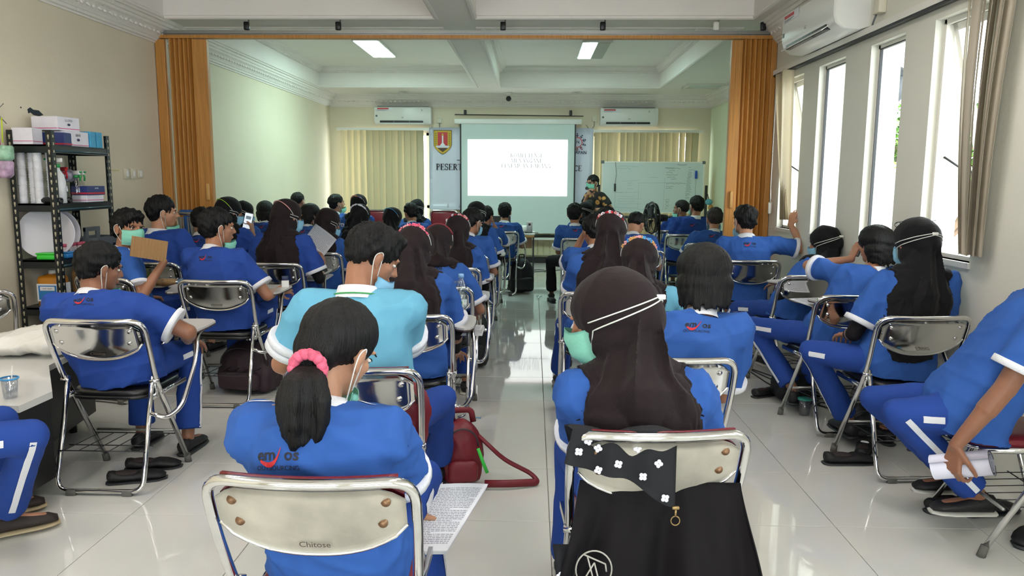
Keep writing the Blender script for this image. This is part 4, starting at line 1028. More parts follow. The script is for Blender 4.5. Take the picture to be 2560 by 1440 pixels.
seat('a4', 'person with dark red hair band bending low over the tablet behind the water bottle', -.58, 4.45, 1098, 612, .20, chair_label='folding chair between the bottle and the booklet sheets', male=False, hair='scarf', band=('bagred', 'band'), hpit=42, hyaw=-10, vox=.008, tail=.12, RH=P3(1180, 780, 5.0))
seat('a5', 'woman in black scarf with red and cream flowered band in the aisle column', -.60, 5.45, 1147, 573, .18, chair_label='folding chair of the woman with red and cream flowered band', male=False, hair='scarf', inner=1, band=('redf', 'flower'), hpit=18, hyaw=-6, vox=.008, tail=.46, dw=1.15)
seat('a6', 'short-haired person with white mask just past the red and cream flowered band', -.60, 6.40, 1183, 555, .18, chair_label='folding chair of the short-haired person with white mask', male=True, hair='short', mask=('maskb', .2), hpit=20, hyaw=-40, vox=.009, logo=False)
seat('a7', 'woman in black scarf with white mask strap, third from the projection table', -.58, 7.35, 1193, 533, .16, chair_label='folding chair third from the projection table', male=False, hair='scarf', scarf='hijabk', inner=1, mask=('maskb', 0), nmask='head', hpit=12, hyaw=-12, vox=.009, tail=.3)
seat('a8', 'man propping his cheek on his right hand near the projection table', -.57, 8.50, 1216, 541, .10, chair_label='folding chair of the man propping his cheek', hair='short', hpit=10, hyaw=-30, vox=.009, RH=P3(1236, 565, 8.98), Rf=(-.3, .1, 1), Rn=(-1, 0, 0), RE=(.5, .3, -.9))
seat('a9', 'man with short black hair in front of the laptop, beside the black backpack', -.40, 9.50, 1262, 530, .06, chair_label='folding chair beside the black backpack', hair='short', hpit=0, hyaw=0, vox=.008, skin='skin2')
# ---- second column
seat('b1', 'man with thin-crowned black hair, chair closest to the white table', -1.96, 3.29, 252, 668, .12, chair_label='shiny folding chair with black shoes under it beside the white table', hair='short', mask=('maskg', 1.3), hpit=14, hyaw=-42, vox=.006, skin='skin3', wide=1.1, cloth='blue2', tablet=True, RH=P3(470, 850, 3.8), RE=(1, -.15, -.35), stripe='R')
seat('b2', 'man leaning forward on his tablet holding a small white box', -1.98, 4.64, 545, 568, .14, chair_label='folding chair of the man holding a white box, brown backpack beneath', hair='short', mask=('maskg', 1.1), hpit=4, hyaw=-50, vox=.006, cloth='blue2', RH=P3(690, 728, 5.15), Rf=(.6, .7, .1), Rn=(-.5, .3, -.3), curl=.75, RE=(.6, -.5, -.7), wide=1.06, stripe='R', shd=-12, hs=1.08, spread=1)
seat('b3', 'woman in brown scarf with pale pink strap waving white papers', -1.96, 5.64, 722, 540, .16, chair_label='folding chair of the woman waving white papers', male=False, hair='scarf', inner=1, band=('salmon', 'band'), mask=('maskb', .1), nmask='ear', hpit=12, hyaw=-38, vox=.0065, dw=1.2, tail=.56, RH=P3(812, 675, 6.2), Rf=(-.1, 0, 1), Rn=(-1, 0, .1), RE=(.4, -.4, -.9), hs=1.12, wide=1.16, cloth='blue2', stripe='', shd=-10)
seat('b4', 'woman in plain brown scarf and white-rimmed glasses behind the papers', -1.88, 6.51, 824, 556, .12, chair_label='folding chair just behind the waved papers', male=False, hair='scarf', hpit=14, hyaw=-40, vox=.008, tail=.4, mask=('maskb', .5), nmask='ear', hs=1.05)
seat('b5', 'woman in dark scarf with a ruffled white band', -1.72, 7.10, 903, 540, .14, chair_label='folding chair of the woman with ruffled white band', male=False, hair='scarf', scarf='hijabk', band=('whitef', 'flower'), hpit=14, hyaw=-16, vox=.008, tail=.5)
seat('b6', 'woman in dark scarf with a light blue band', -1.52, 7.95, 984, 546, .14, chair_label='folding chair of the woman with light blue band', male=False, hair='scarf', scarf='hijabk', band=('bluef', 'band'), hpit=14, hyaw=-30, vox=.009, tail=.3)
seat('b7', 'man with white collar bowing forward before the left banner end', -1.48, 8.85, 1027, 533, .16, chair_label='folding chair of the bowing man with white collar', hair='short', hpit=18, hyaw=35, vox=.009, cloth='blue')
seat('b8', 'woman in black scarf with single white strap under the gap of the left blind', -1.55, 9.70, 1043, 521, .12, chair_label='folding chair under the gap of the left blind', male=False, hair='scarf', scarf='hijabk', mask=('maskb', 0), nmask='head', hpit=8, hyaw=-10, vox=.009, tail=.34)
seat('b9', 'woman in black scarf with brown flowered clip before the left blind', -2.15, 9.00, 899, 510, .10, chair_label='folding chair before the bright slit of the left blind', male=False, hair='scarf', scarf='hijabk', band=('salmon', 'flower'), hpit=6, hyaw=-20, vox=.009, tail=.3)
seat('b10', 'tall man with short black hair and green mask before the left blind', -2.66, 9.85, 843, 508, .06, chair_label='folding chair of the tall man before the left blind', hair='short', mask=('maskg', .9), hpit=-6, hyaw=-55, vox=.009, skin='skin2')
# ---- third column
seat('c1', 'young man turning to look at the camera, green mask and side-swept fringe', -2.73, 4.72, 322, 570, .10, hd=-16, chair_label='folding chair with bread roll on its tablet, by the black shelf', hair='fringe', faced=True, mask=('maskg', 0), hyaw=-114, hpit=2, hroll=-8, vox=.0048, RH=P3(410, 655, 4.85), Rf=(-.5, .1, .75), Rn=(-.6, -.5, 0), RE=(.6, -.5, -.9), curl=.9, shd=-35, hs=1.05, stripe='R', cloth='blue', skin='skin')
seat('c2', 'broad man with thick black hair in front of the hanging cables', -2.88, 5.62, 408, 530, .12, hd=-6, chair_label='folding chair behind the bread roll', hair='short', mask=('maskg', 1.3), hpit=4, hyaw=-60, vox=.0065, skin='skin2', wide=1.15, cloth='blue2', hs=1.08, shd=-8, stripe='')
seat('c3', 'person with black hair half hidden by the man with the white box', -2.84, 6.50, 507, 552, .12, chair_label='folding chair at the wooden partition post', hair='short', hpit=12, hyaw=-12, vox=.009, cloth='blue2')
seat('c4', 'woman in black scarf with lime band photographing with her phone', -2.70, 6.43, 576, 528, .14, chair_label='folding chair of the woman photographing', male=False, hair='scarf', scarf='hijabk', band=('limef', 'band'), mask=('maskb', .3), nmask='ear', hpit=8, hyaw=-42, vox=.007, tail=.25, RH=P3(632, 585, 6.85), Rf=(-.15, .1, 1), Rn=(-1, .1, 0), RE=(.5, -.2, -.9), LH=P3(606, 580, 6.9), Lf=(.4, .1, .9), curl=.8, hs=1.08, cloth='blue2', logo=False)
seat('c5', 'woman in black scarf on the far side of the raised phone', -2.95, 7.40, 611, 532, .12, chair_label='folding chair beyond the raised phone', male=False, hair='scarf', scarf='hijabk', mask=('maskb', .2), nmask='head', hpit=16, hyaw=-40, vox=.009, tail=.25)
seat('c6', 'woman with round bobbed hair against the green-lit left wall', -3.08, 8.65, 664, 527, .10, chair_label='folding chair against the green-lit left wall', male=False, hair='bob', hpit=2, hyaw=5, vox=.009, cloth='blue2')
seat('c7', 'person with only dark hair showing over the large brown scarf', -3.10, 9.70, 746, 503, .08, chair_label='folding chair at the far left corner', hair='crop', hpit=5, hyaw=-20, vox=.01)
seat('c8', 'woman with layered black hair and mask beside the waved papers', -2.36, 7.75, 778, 536, .12, chair_label='folding chair of the woman with layered hair', male=False, hair='bob', mask=('maskg', .6), hpit=10, hyaw=-50, vox=.008, hs=.97)
# ---- right of the aisle
seat('d1', 'woman in large brown scarf turning left with green mask, nearest on the right', .33, 1.86, 1522, 795, .05, hd=4, chair_label='folding chair draped with black scarf and jacket, nearest on the right', plate='worn', pad='redvinyl', tablet=False,
     male=False, hair='scarf', mask=('maskg', 0), nmask='head', hpit=18, hyaw=66, hroll=4, vox=.0055, wide=1.1, hs=1.16, cloth='blue', LH=P3(1500, 1200, 2.55), stripe='', logo=False, LE=(-.9, -.1, -.6), dw=1.15, tail=.46)
seat('d2', 'woman with thick bobbed black hair behind the large brown scarf', .51, 2.68, 1758, 692, .14, chair_label='folding chair showing an orange reflection', male=False, hair='bob', hpit=12, hyaw=-6, vox=.0055, wide=1.1, hs=1.12, tablet=False, cloth='blue', stripe='')
seat('d3', 'woman in brown scarf with mixed flower band and light blue shirt', .50, 3.55, 1600, 652, .16, chair_label='folding chair hidden behind the large brown scarf', male=False, hair='scarf', band=('salmon', 'flower'), cloth='sky', sleeve2=True, hpit=26, hyaw=-14, vox=.007, tail=.3, wide=1.08, stripe='', tablet=False)
seat('d4', 'woman in brown scarf with white and red flowers across the crown', .39, 4.29, 1530, 580, .16, chair_label='folding chair at the aisle with a white shoe beneath', male=False, hair='scarf', band=('redf', 'flower'), hpit=22, hyaw=-20, vox=.007, tail=.5, dw=1.2, wide=1.08, inner=1, tablet=False, LH=P3(1420, 800, 4.95), stripe='L', Lknee=(.22, 4.95, .5), Lfoot=(.20, 5.18, .1), hs=1.02)
seat('d5', 'man with hand on his cheek left of the red flowered scarf', .45, 5.35, 1483, 577, .14, chair_label='folding chair of the man with hand on his cheek', hair='short', hpit=14, hyaw=20, vox=.008, LH=P3(1457, 590, 5.85), Lf=(.2, 0, 1), Ln=(1, 0, 0), LE=(-.4, .3, -.9), tablet=False)
seat('d6', 'dark-haired man seen between the presenter and the red flowered scarf', .62, 6.25, 1515, 552, .12, chair_label='folding chair before the whiteboard left end', hair='short', hpit=10, hyaw=0, vox=.009, tablet=False, cloth='blue2')
seat('d7', 'man in black trousers by the aisle below the presenter', .55, 8.42, 1437, 534, .06, chair_label='folding chair by the aisle below the presenter', hair='short', hpit=2, hyaw=-14, vox=.0075, legs='blackcloth', stripe='', Lknee=(.22, 8.98, .5), Lfoot=(.24, 9.15, .1), tablet=False, skin='skin')
seat('d8', 'woman in black scarf next to the man in black trousers', .66, 9.40, 1466, 528, .10, chair_label='folding chair below the presenter', male=False, hair='scarf', scarf='hijabk', mask=('maskb', 0), nmask='head', hpit=12, hyaw=-40, vox=.009, tail=.2, tablet=False)
seat('d9', 'dark-haired person directly in front of the presenter', .72, 10.40, 1474, 521, .08, chair_label='folding chair directly in front of the presenter', hair='crop', hpit=6, hyaw=0, vox=.009, tablet=False, cloth='blue2')
seat('d10', 'man bowing his head so his white collar shows below the whiteboard', .98, 6.95, 1590, 562, .20, chair_label='folding chair of the man bowing below the whiteboard', hair='crop', hpit=48, hyaw=-36, vox=.0075, skin='skin2', tablet=False)
# ---- by the right wall
seat('e1', 'man with greying cropped hair in bright blue shirt', 1.80, 7.85, 1786, 547, .08, chair_label='folding chair of the man with greying cropped hair', hair='grey', mask=('maskb', .6), hpit=8, hyaw=-4, vox=.0075, skin='skin2', cloth='blue')
seat('e2', 'man with neat black hair right of the black fan', 1.83, 9.19, 1740, 514, .06, chair_label='folding chair second from the fan', hair='short', mask=('maskg', .6), hpit=2, hyaw=22, vox=.008, cloth='blue2', tablet=False)
seat('e3', 'man in profile looking left beside the black fan', 1.83, 9.92, 1702, 522, .08, chair_label='folding chair closest to the fan', hair='crop', mask=('maskg', .7), hpit=4, hyaw=60, vox=.008, skin='skin3', cloth='blue2', tablet=False)
seat('e4', 'man stretching his right arm to the window blind', 1.78, 6.15, 1860, 550, .08, chair_label='folding chair of the man reaching to the blind', hair='short', mask=('maskb', .9), hpit=2, hyaw=18, vox=.006, RH=P3(1976, 562, 6.5), Rf=(.3, .2, 1), Rn=(.8, .6, 0), RE=(.3, -.6, -.8), skin='skin2', cloth='blue', hs=1.05, wide=1.08, shd=-4, spread=1, stripe='')
seat('e5', 'woman in black scarf leaning left, mask strap clipped behind, below the second window', 1.90, 5.19, 2058, 606, .16, hd=14, chair_label='folding chair of the leaning woman in black scarf', male=False, hair='scarf', scarf='hijabk', inner=1, mask=('maskb', .2), nmask='head', hpit=14, hyaw=44, vox=.0065, tail=.14, LH=P3(1968, 806, 5.45), Lf=(.5, -.1, -.8), Ln=(.4, -.8, 0), LE=(-.7, -.5, -.5), curl=.3, stripe='L', Lknee=(1.62, 5.95, .45), Lfoot=(1.52, 6.15, .12), Rknee=(1.85, 5.95, .45), wide=1.05, RE=(.05, -.35, -1))
seat('e6', 'woman with straight bobbed hair holding a phone to her ear', 1.82, 4.27, 2186, 612, .16, hd=8, chair_label='folding chair of the woman on the phone', male=False, hair='bob', hpit=6, hyaw=22, vox=.0052, LH=P3(2128, 648, 4.75), Lf=(.35, .1, .9), Ln=(1, .2, 0), LE=(-1, -.3, -.35), curl=.55, spread=1, stripe='L', Lknee=(1.45, 4.95, .5), Lfoot=(1.66, 4.72, .14), cloth='blue', wide=1.04, logo=False, Ltoe=(.3, 1), RE=(.05, -.35, -1))
seat('e7', 'woman in long black scarf with glasses pushed up, below the near window', 1.87, 3.60, 2285, 607, .16, hd=4, chair_label='shiny folding chair below the near window', male=False, hair='scarf', scarf='hijabk', inner=1, mask=('maskb', 0), nmask='head', hpit=14, hyaw=14, vox=.0055, dw=1.15, tail=.54, stripe='L', Lknee=(1.50, 4.02, .54), Lfoot=(1.75, 4.10, .14), wide=1.1, hs=1.08, logo=False, RE=(.05, -.35, -1))
# sideways sitter at the right frame edge, rolled paper in the hanging left hand
chair(2.15, 3.02, 88, 'folding chair with dark red seat standing sideways at the right wall', 'worn', 'redvinyl', False)
person('e8', 'person sitting sideways at the right edge, rolled paper in the hanging hand', (1.72, 2.98, 0), 88, (1.94, 2.84, 1.17), hyaw=88, male=True, hair='short', vox=.0052, hs=1.1, LH=(1.58, 2.78, .44), Lf=(-.1, .0, -1), Ln=(.8, .3, 0), LE=(.2, -.5, -.6), curl=1.0, stripe='L', Lknee=(1.47, 2.98, .52), Lfoot=(1.84, 3.03, .17), Rknee=(1.50, 3.25, .5), Rfoot=(1.90, 3.3, .15), RH=(2.0, 3.0, .70), Rf=(0, -1, 0), wide=1.08, logo=False, cloth='blue', skin='skin3', hipz=.54, shd=-28)
# sitter cut by the left frame edge
chair(-2.38, 2.30, -48, 'silver folding chair cut by the left picture edge', 'plate', 'vinyl', False)
person('f1', 'seated person at the left edge showing only knee, leg and brown shoes', (-2.20, 2.44, 0), -48, (-2.22, 2.42, 1.20), hyaw=-40, male=True, hair='short', vox=.008, Rknee=(-1.82, 2.62, .50), Rfoot=(-2.10, 2.84, .10), Lknee=(-2.06, 2.80, .49), Lfoot=(-2.26, 3.0, .10), Rtoe=(.75, .6), Ltoe=(.75, .6), RH=(-2.2, 2.6, .62), LH=(-2.3, 2.65, .62), shoe='shoebr', stripe='R', logo=False, hipz=.52)
# ---- presenter
person('pr', 'standing presenter in brown leaf-patterned shirt speaking into a microphone', (.98, 12.0, 0), 118, tuple(at(1481, 457, 12.0)), hyaw=132, hpit=4, male=True, hair='short', faced=True, cloth='batik', legs='blackcloth', stripe='', logo=False, stand=True, hipz=.80, vox=.006, mask=('maskg', 0), skin='skin',
       RH=tuple(at(1469, 486, 11.78)), Rf=(.5, -.1, .7), Rn=(.5, .8, 0), RE=(-.3, .2, -.9), LH=tuple(at(1488, 524, 11.78)), Lf=(-1, 0, .1), Ln=(0, 0, -1), LE=(.8, -.4, -.8), curl=1.1)
bpy.context.view_layer.update(); bake(); decals()
# ================================================================ far wall fittings
YW = YB - .075       # face of the far wall blinds
def T(*a): return tuple(a)
t = thing('banner', 'pale lilac printed banner with crest and round emblem behind the projection screen', 'banner', (0, YW - .035, 0))
x0, x1, zt, zb = -1.80, 1.03, 2.34, .93
rows = [[(x0 + (x1 - x0) * i / 40, .006 * math.sin(i * .9) + .004 * math.sin(i * 2.3 + j), zt + (zb - zt) * j / 10) for j in range(11)] for i in range(41)]
bc = mat('banner_vinyl', '#cfd2e2', .32, var=.05, vscale=2); MB().grid(rows, .0015).build('sheet', bc, t)
yb = -.016
def dec(n, vf, x, z, m_, par=t, y=None): return flat(n, vf, (x, yb if y is None else y, z), (1, 0, 0), (0, 0, 1), m_, par)
def disc(r0, r1, n=36, a0=0, a1=360):
    v, f = [], []
    for k in range(n + 1):
        q = R(a0 + (a1 - a0) * k / n); v += [(r0 * math.cos(q), r0 * math.sin(q)), (r1 * math.cos(q), r1 * math.sin(q))]
    return v, [(2 * k, 2 * k + 1, 2 * k + 3, 2 * k + 2) for k in range(n)]
def wl(u, v): p = at(u, v, YW - .05); return p.x, p.z
def wide(vf, k): return [(x * k, y) for x, y in vf[0]], vf[1]
x_, z_ = wl(1090, 425); dec('letters', wide(serif2d('PESERTA', .108), 1.06), x_ + .272, z_, M['ink'])
x_, z_ = wl(1436, 428); dec('letters', wide(serif2d('CE', .10), 1.0), x_ + .06, z_, mat('dark_red_ink', '#3a2230', .6))
Mnv = mat('navy_ink', '#2a3054', .6)
x_, z_ = wl(1466, 385); v_, f_ = text2d('HARAPAN', .075, .015); w_ = max(p[0] for p in v_); dec('letters', (v_, f_), x_ - w_, z_, Mnv)
ex, ez = wl(1443, 356)
dec('letters', text2d('LPK', .06, .012), ex, ez - .02, Mnv); dec('emblem_rule', ([(-.05, 0), (.05, 0), (.05, .004), (-.05, .004)], [(0, 1, 2, 3)]), ex, ez + .036, Mnv)
dec('emblem_ring', disc(.075, .083), ex, ez, M['red'])
def turn(o, a_): o.matrix_local = Matrix.Translation((ex, yb, ez)) @ Matrix.Rotation(a_, 4, 'Y') @ Matrix.Translation((-ex, -yb, -ez))
for k in range(16): turn(dec('emblem_tooth', ([(-.009, .082), (.009, .082), (.007, .096), (-.007, .096)], [(0, 1, 2, 3)]), ex, ez, M['red']), 2 * math.pi * k / 16)
for k in range(10):
    vv, ff = disc(0, .013, 12); vv = [(x, y + .142) for x, y in vv]; n0 = len(vv)
    vv += [(-.032, .132), (-.014, .118), (0, .124), (.014, .118), (.032, .132), (.012, .100), (-.012, .100)]; ff = ff + [(n0, n0 + 6, n0 + 2, n0 + 1), (n0 + 6, n0 + 5, n0 + 2), (n0 + 5, n0 + 4, n0 + 3, n0 + 2)]
    turn(dec('emblem_figure', (vv, ff), ex, ez, Mnv if k not in (4, 5, 6) else mat('maroon_ink', '#7c2a3c', .6)), 2 * math.pi * k / 10)
# crest
cx0, cz0 = -1.565, wl(1109, 354)[1]
def shield(k, dz=0): return [(-.15 * k, .185 * k), (.15 * k, .185 * k), (.15 * k, -.06), (.135 * k, -.10), (.10 * k, -.145), (.05 * k, -.185 * k), (0, -.21 * k), (-.05 * k, -.185 * k), (-.10 * k, -.145), (-.135 * k, -.10), (-.15 * k, -.06)]
Mgold = mat('gold_ink', '#c8a432', .6)
dec('crest_edge', (shield(1.05), [tuple(range(11))[::-1]]), cx0, cz0, mat('brown_ink', '#4a3424', .6), y=yb)
dec('crest_field', (shield(1.0), [tuple(range(11))[::-1]]), cx0, cz0, Mgold, y=yb - .0015)
dec('crest_red', ([(-.085, .16), (.085, .16), (.085, -.07), (-.085, -.07)], [(0, 3, 2, 1)]), cx0, cz0, M['red'], y=yb - .003)
for s_ in (-1, 1):
    for k in range(7): dec('crest_leaf', ([(s_ * .118 - .014, .135 - k * .033), (s_ * .118 + .014, .150 - k * .033), (s_ * .118, .125 - k * .033)], [(0, 2, 1)]), cx0, cz0, mat('leaf_ink', '#3c5a30', .6), y=yb - .003)
dec('crest_tower', ([(-.012, .10), (.012, .10), (.012, -.02), (.05, -.07), (-.05, -.07), (-.012, -.02)], [(0, 5, 2, 1), (5, 4, 3, 2)]), cx0, cz0, M['paper'], y=yb - .0045)
dec('crest_flame', ([(-.022, .105), (0, .15), (.022, .105)], [(0, 2, 1)]), cx0, cz0, Mgold, y=yb - .0045)
dec('crest_wall', ([(-.12, -.07), (.12, -.07), (.10, -.105), (-.10, -.105)], [(0, 3, 2, 1)]), cx0, cz0, M['whitef'], y=yb - .0045)
dec('crest_base', ([(-.095, -.108), (.095, -.108), (0, -.18)], [(0, 2, 1)]), cx0, cz0, mat('brown_ink', '#4a3424', .6), y=yb - .0045)
dec('rule_line', ([(-.12, 0), (.4, 0), (.4, .012), (-.12, .012)], [(0, 1, 2, 3)]), -1.2, 1.78, M['ink'])
# screen
Ys = YW - .12
t = thing('projection_screen', 'white pull-down projection screen with black side borders on the far wall', 'screen', (0, Ys, 0))
cs = mat('screen_fabric', '#cfdcda', .85)
MB().bb(-1.26, .73, 0, .004, .53, 2.40).build('fabric', cs, t, False); MB().bb(-1.26, -1.235, -.003, .0, .50, 2.40).bb(.705, .73, -.003, 0, .50, 2.40).build('black_border', M['black'], t, False)
MB().rbox((-.265, .02, 2.44), (2.18, .09, .085), .012).build('case', M['white'], t); MB().cyl((-1.27, 0, .485), (.74, 0, .485), .024).build('bottom_bar', M['black'], t); MB().bb(-1.26, .73, -.0, .004, .42, .46).build('lower_hem', M['white'], t, False)
# the projector's picture, lit
pic = mat('projected_picture', (1.0, 1.0, 1.0), .5, emit=1.15)
MB().bb(-1.125, .59, -.006, -.0045, 1.18, 2.135).build('projected_picture', pic, t, False)
pinkl = mat('projected_pink', (1.0, .72, .70), .5, emit=1.0); MB().bb(-.93, .40, -.0075, -.0062, 2.115, 2.135).build('projected_line', pinkl, t, False)
fi = mat('projected_letters', (.40, .40, .44), .6, emit=.40)
for v_, w_ in ((394, 'KOMPETENSI'), (407, 'MENANGANI'), (420, 'PENEMUAN BARANG')):
    z = at(1314, v_, Ys).z; flat('projected_letters', wide(serif2d(w_, .072), 1.1), (-.12, -.0078, z), (1, 0, 0), (0, 0, 1), fi, t)
t = thing('hanging_rod', 'thin dark rod on two black brackets above the projection screen', 'rod', (0, YB - .06, 0)); MB().cyl((-1.36, 0, 2.565), (.86, 0, 2.545), .008).build('rod', M['dark'], t)
for x in (-1.18, .64): MB().rbox((x, 0, 2.60), (.045, .06, .085), .008).build('bracket', M['black'], t)
# whiteboard
Yb = 12.75; a, b_ = at(1507, 405, Yb), at(1755, 532, Yb); wx0, wx1, wz0, wz1 = a.x, b_.x, b_.z, a.z
t = thing('whiteboard', 'glossy whiteboard covered in faint marker notes on a dark wheeled stand', 'whiteboard', (0, Yb, 0))
MB().bb(wx0, wx1, 0, .02, wz0, wz1).build('board', mat('whiteboard_face', '#cfd6d4', .12, coat=.5), t, False)
b = MB(); b.bb(wx0 - .012, wx0 + .01, -.006, .026, wz0, wz1).bb(wx1 - .01, wx1 + .012, -.006, .026, wz0, wz1).bb(wx0, wx1, -.006, .026, wz1 - .01, wz1 + .012).bb(wx0, wx1, -.006, .026, wz0 - .012, wz0 + .01); b.build('frame', M['alu'], t, False)
for x in (wx0, wx1): MB().rbox((x, .01, wz1), (.05, .045, .05), .008).build('corner_cap', M['grey'], t)
for x in (wx0 - .05, wx1 + .06): MB().cyl((x, .03, .06), (x, .03, wz0 + .45), .022).build('post', M['dark'], t); MB().cyl((x, -.25, .06), (x, .3, .06), .02).build('foot', M['dark'], t); MB().ell((x, -.25, .035), (.03, .03, .035)).ell((x, .3, .035), (.03, .03, .035)).build('caster', M['black'], t)
MB().cyl((wx0 - .05, .03, wz0 - .08), (wx1 + .06, .03, wz0 - .08), .02).build('cross_bar', M['dark'], t); MB().bb(wx0 + .9, wx1 - .2, -.05, .0, wz0 - .07, wz0 - .05).build('tray', M['grey'], t, False)
rn = random.Random(5); sc = MB(); fa = MB()
def word(b, x, z, L, h_=.016, th_=.0022):
    pts = []; n = int(L / .009); 
    for k in range(n): pts.append((x + L * k / n, -.0012, z + rn.uniform(-h_, h_) * (1 if k % 4 else 1.6) * .5))
    for p, q in zip(pts, pts[1:]): b._add([(p[0], p[1], p[2] - th_), (q[0], q[1], q[2] - th_), (q[0], q[1], q[2] + th_), (p[0], p[1], p[2] + th_)], [(0, 1, 2, 3)])
W_ = wx1 - wx0; H_ = wz1 - wz0; wp = lambda fx, fz: (wx0 + W_ * fx, wz1 - H_ * fz)
for fx, fz, L in ((.62, .11, .16), (.64, .155, .0), (.62, .12, .26), (.66, .16, .1), (.63, .2, .12), (.63, .25, .2), (.64, .29, .14), (.68, .33, .1), (.63, .42, .34), (.63, .48, .14), (.63, .52, .12), (.85, .1, .05), (.85, .15, .08), (.9, .15, .04)): word(sc, *wp(fx, fz), L)
word(sc, *wp(.74, .045), .16, .02, .003)
for k in range(20): word(sc, *wp(.845 - k * .0012, .19 + k * .028), rn.uniform(.05, .11))
for k in range(6): word(sc, *wp(.63, .74 + k * .035), rn.uniform(.05, .09), .02)
for fx, fz, L in ((.14, .08, .3), (.14, .125, .24), (.25, .41, .1), (.25, .46, .08), (.25, .53, .1), (.15, .6, .1), (.3, .09, .1)): word(fa, *wp(fx, fz), L)
for k in range(4): word(fa, *wp(.16, .68 + k * .05), .3 + .1 * (k % 2), .01, .0015)
def ln(b, p, q, w_=.0018):
    (x, z), (x2, z2) = wp(*p), wp(*q); d = Vector((x2 - x, z2 - z)).normalized(); n = Vector((-d.y, d.x)) * w_
    b._add([(x + n.x, -.0012, z + n.y), (x - n.x, -.0012, z - n.y), (x2 - n.x, -.0012, z2 - n.y), (x2 + n.x, -.0012, z2 + n.y)], [(0, 1, 2, 3)])
for p, q in (((.13, .6), (.36, .6)), ((.13, .6), (.13, .92)), ((.13, .9), (.36, .92)), ((.36, .4), (.36, .94)), ((.36, .41), (.78, .40)), ((.2, .38), (.36, .36)), ((.62, .3), (.61, .95)), ((.36, .94), (.6, .95)), ((.46, .3), (.55, .3))): ln(fa, p, q)
sc.build('marker_notes', mat('dark_marker', '#4a4c52', .6), t, False, kind='stuff'); fa.build('faded_notes', mat('pale_marker', '#9aa0a4', .6), t, False, kind='stuff')
mk = thing('marker_pen', 'dark marker hanging on a string from the top left of the whiteboard', 'marker', (wx0 + W_ * .125, Yb - .02, 0)); MB().tube([(0, 0, wz1), (.02, 0, wz1 - .2), (.0, 0, wz1 - H_ * .43)], .003, 5).build('string', M['dark'], mk); MB().cyl((0, 0, wz1 - H_ * .43), (0, 0, wz1 - H_ * .58), .016, .014).build('barrel', M['dark'], mk)
mk = thing('marker_pen', 'blue marker hanging on a string at the right of the whiteboard', 'marker', (wx0 + W_ * .925, Yb - .02, 0)); MB().rbox((0, 0, wz1 - H_ * .24), (.04, .025, .13), .01).build('barrel', mat('blue_plastic', '#1f4fa8', .4), mk); MB().tube([(0, 0, wz1 - H_ * .3), (-.01, 0, wz1 - H_ * .75)], .002, 5).build('string', M['dark'], mk)
# desk with projector, laptop, speaker
Yd = 11.2; a = at(1337, 584, Yd); zt = a.z
t = thing('desk', 'brown-fronted desk on thin dark legs carrying the projector', 'desk', (0, Yd, 0)); xa, xb = -1.0, a.x
MB().rbox(((xa + xb) / 2, .28, zt - .012), (xb - xa, .6, .025), .004).build('top', M['laminate'], t); MB().bb(xa, xb - .01, -.005, .008, zt - .055, zt - .026).build('front_edge', M['woodlt'], t, False); MB().bb(xa + .05, xb - .04, .03, .045, zt - .22, zt - .06).build('modesty_panel', mat('brown_board', '#7c5c44', .6), t, False)
for x in (xa + .03, xb - .02):
    for y in (.02, .54): MB().bb(x - .012, x + .012, y - .012, y + .012, 0, zt - .03).build('leg', M['dark'], t, False)
p = at(1303, 568, Yd + .25); t = thing('projector', 'white projector on the desk', 'projector', (p.x, p.y, zt)); MB().rbox((0, 0, .055), (.24, .22, .09), .02).build('casing', M['white'], t); MB().cyl((.05, .1, .06), (.05, .13, .06), .03).build('lens', M['black'], t); MB().bb(-.09, -.02, -.113, -.109, .03, .08).build('vent', M['grey'], t, False); MB().cyl((-.09, 0, 0), (-.09, 0, .012), .01).cyl((.09, 0, 0), (.09, 0, .012), .01).build('foot', M['black'], t)
p = at(1324, 560, Yd + .15); t = thing('speaker', 'slim silver upright speaker on the desk beside the projector', 'speaker', (p.x, p.y, zt)); MB().rbox((0, 0, .085), (.085, .07, .165), .008).build('casing', mat('silver_plastic', '#b4b6b8', .3, .5), t); MB().bb(-.018, .018, -.04, -.034, .11, .145).build('window', M['black'], t, False); MB().rbox((.03, -.03, .004), (.2, .12, .008), .003).build('base_plate', M['dark'], t)
p = at(1247, 545, Yd + .2); t = thing('laptop', 'open black laptop on the desk behind the last man of the aisle column', 'laptop', (p.x, p.y, zt)); MB().rbox((0, .05, .01), (.36, .25, .018), .004).build('base', M['black'], t); MB().rbox((0, -.09, .13), (.36, .01, .24), .004, Matrix.Rotation(R(-8), 4, 'X')).build('lid', M['black'], t)
t = thing('floor_cable', 'thin black cables lying on the floor past the desk leg', 'cable'); MB().tube(fillet([T(*at(1330, 676, 12.2).xy, .006), T(*at(1350, 676, 12.35).xy, .006), T(*at(1372, 678, 12.1).xy, .006), T(*at(1400, 678, 12.3).xy, .006)], .1), .006, 6).build('cable', M['black'], t); MB().tube(fillet([T(*at(1330, 680, 12.0).xy, .006), T(*at(1360, 680, 12.1).xy, .006), T(*at(1385, 682, 11.9).xy, .006)], .1), .006, 6).build('cable', M['black'], t)
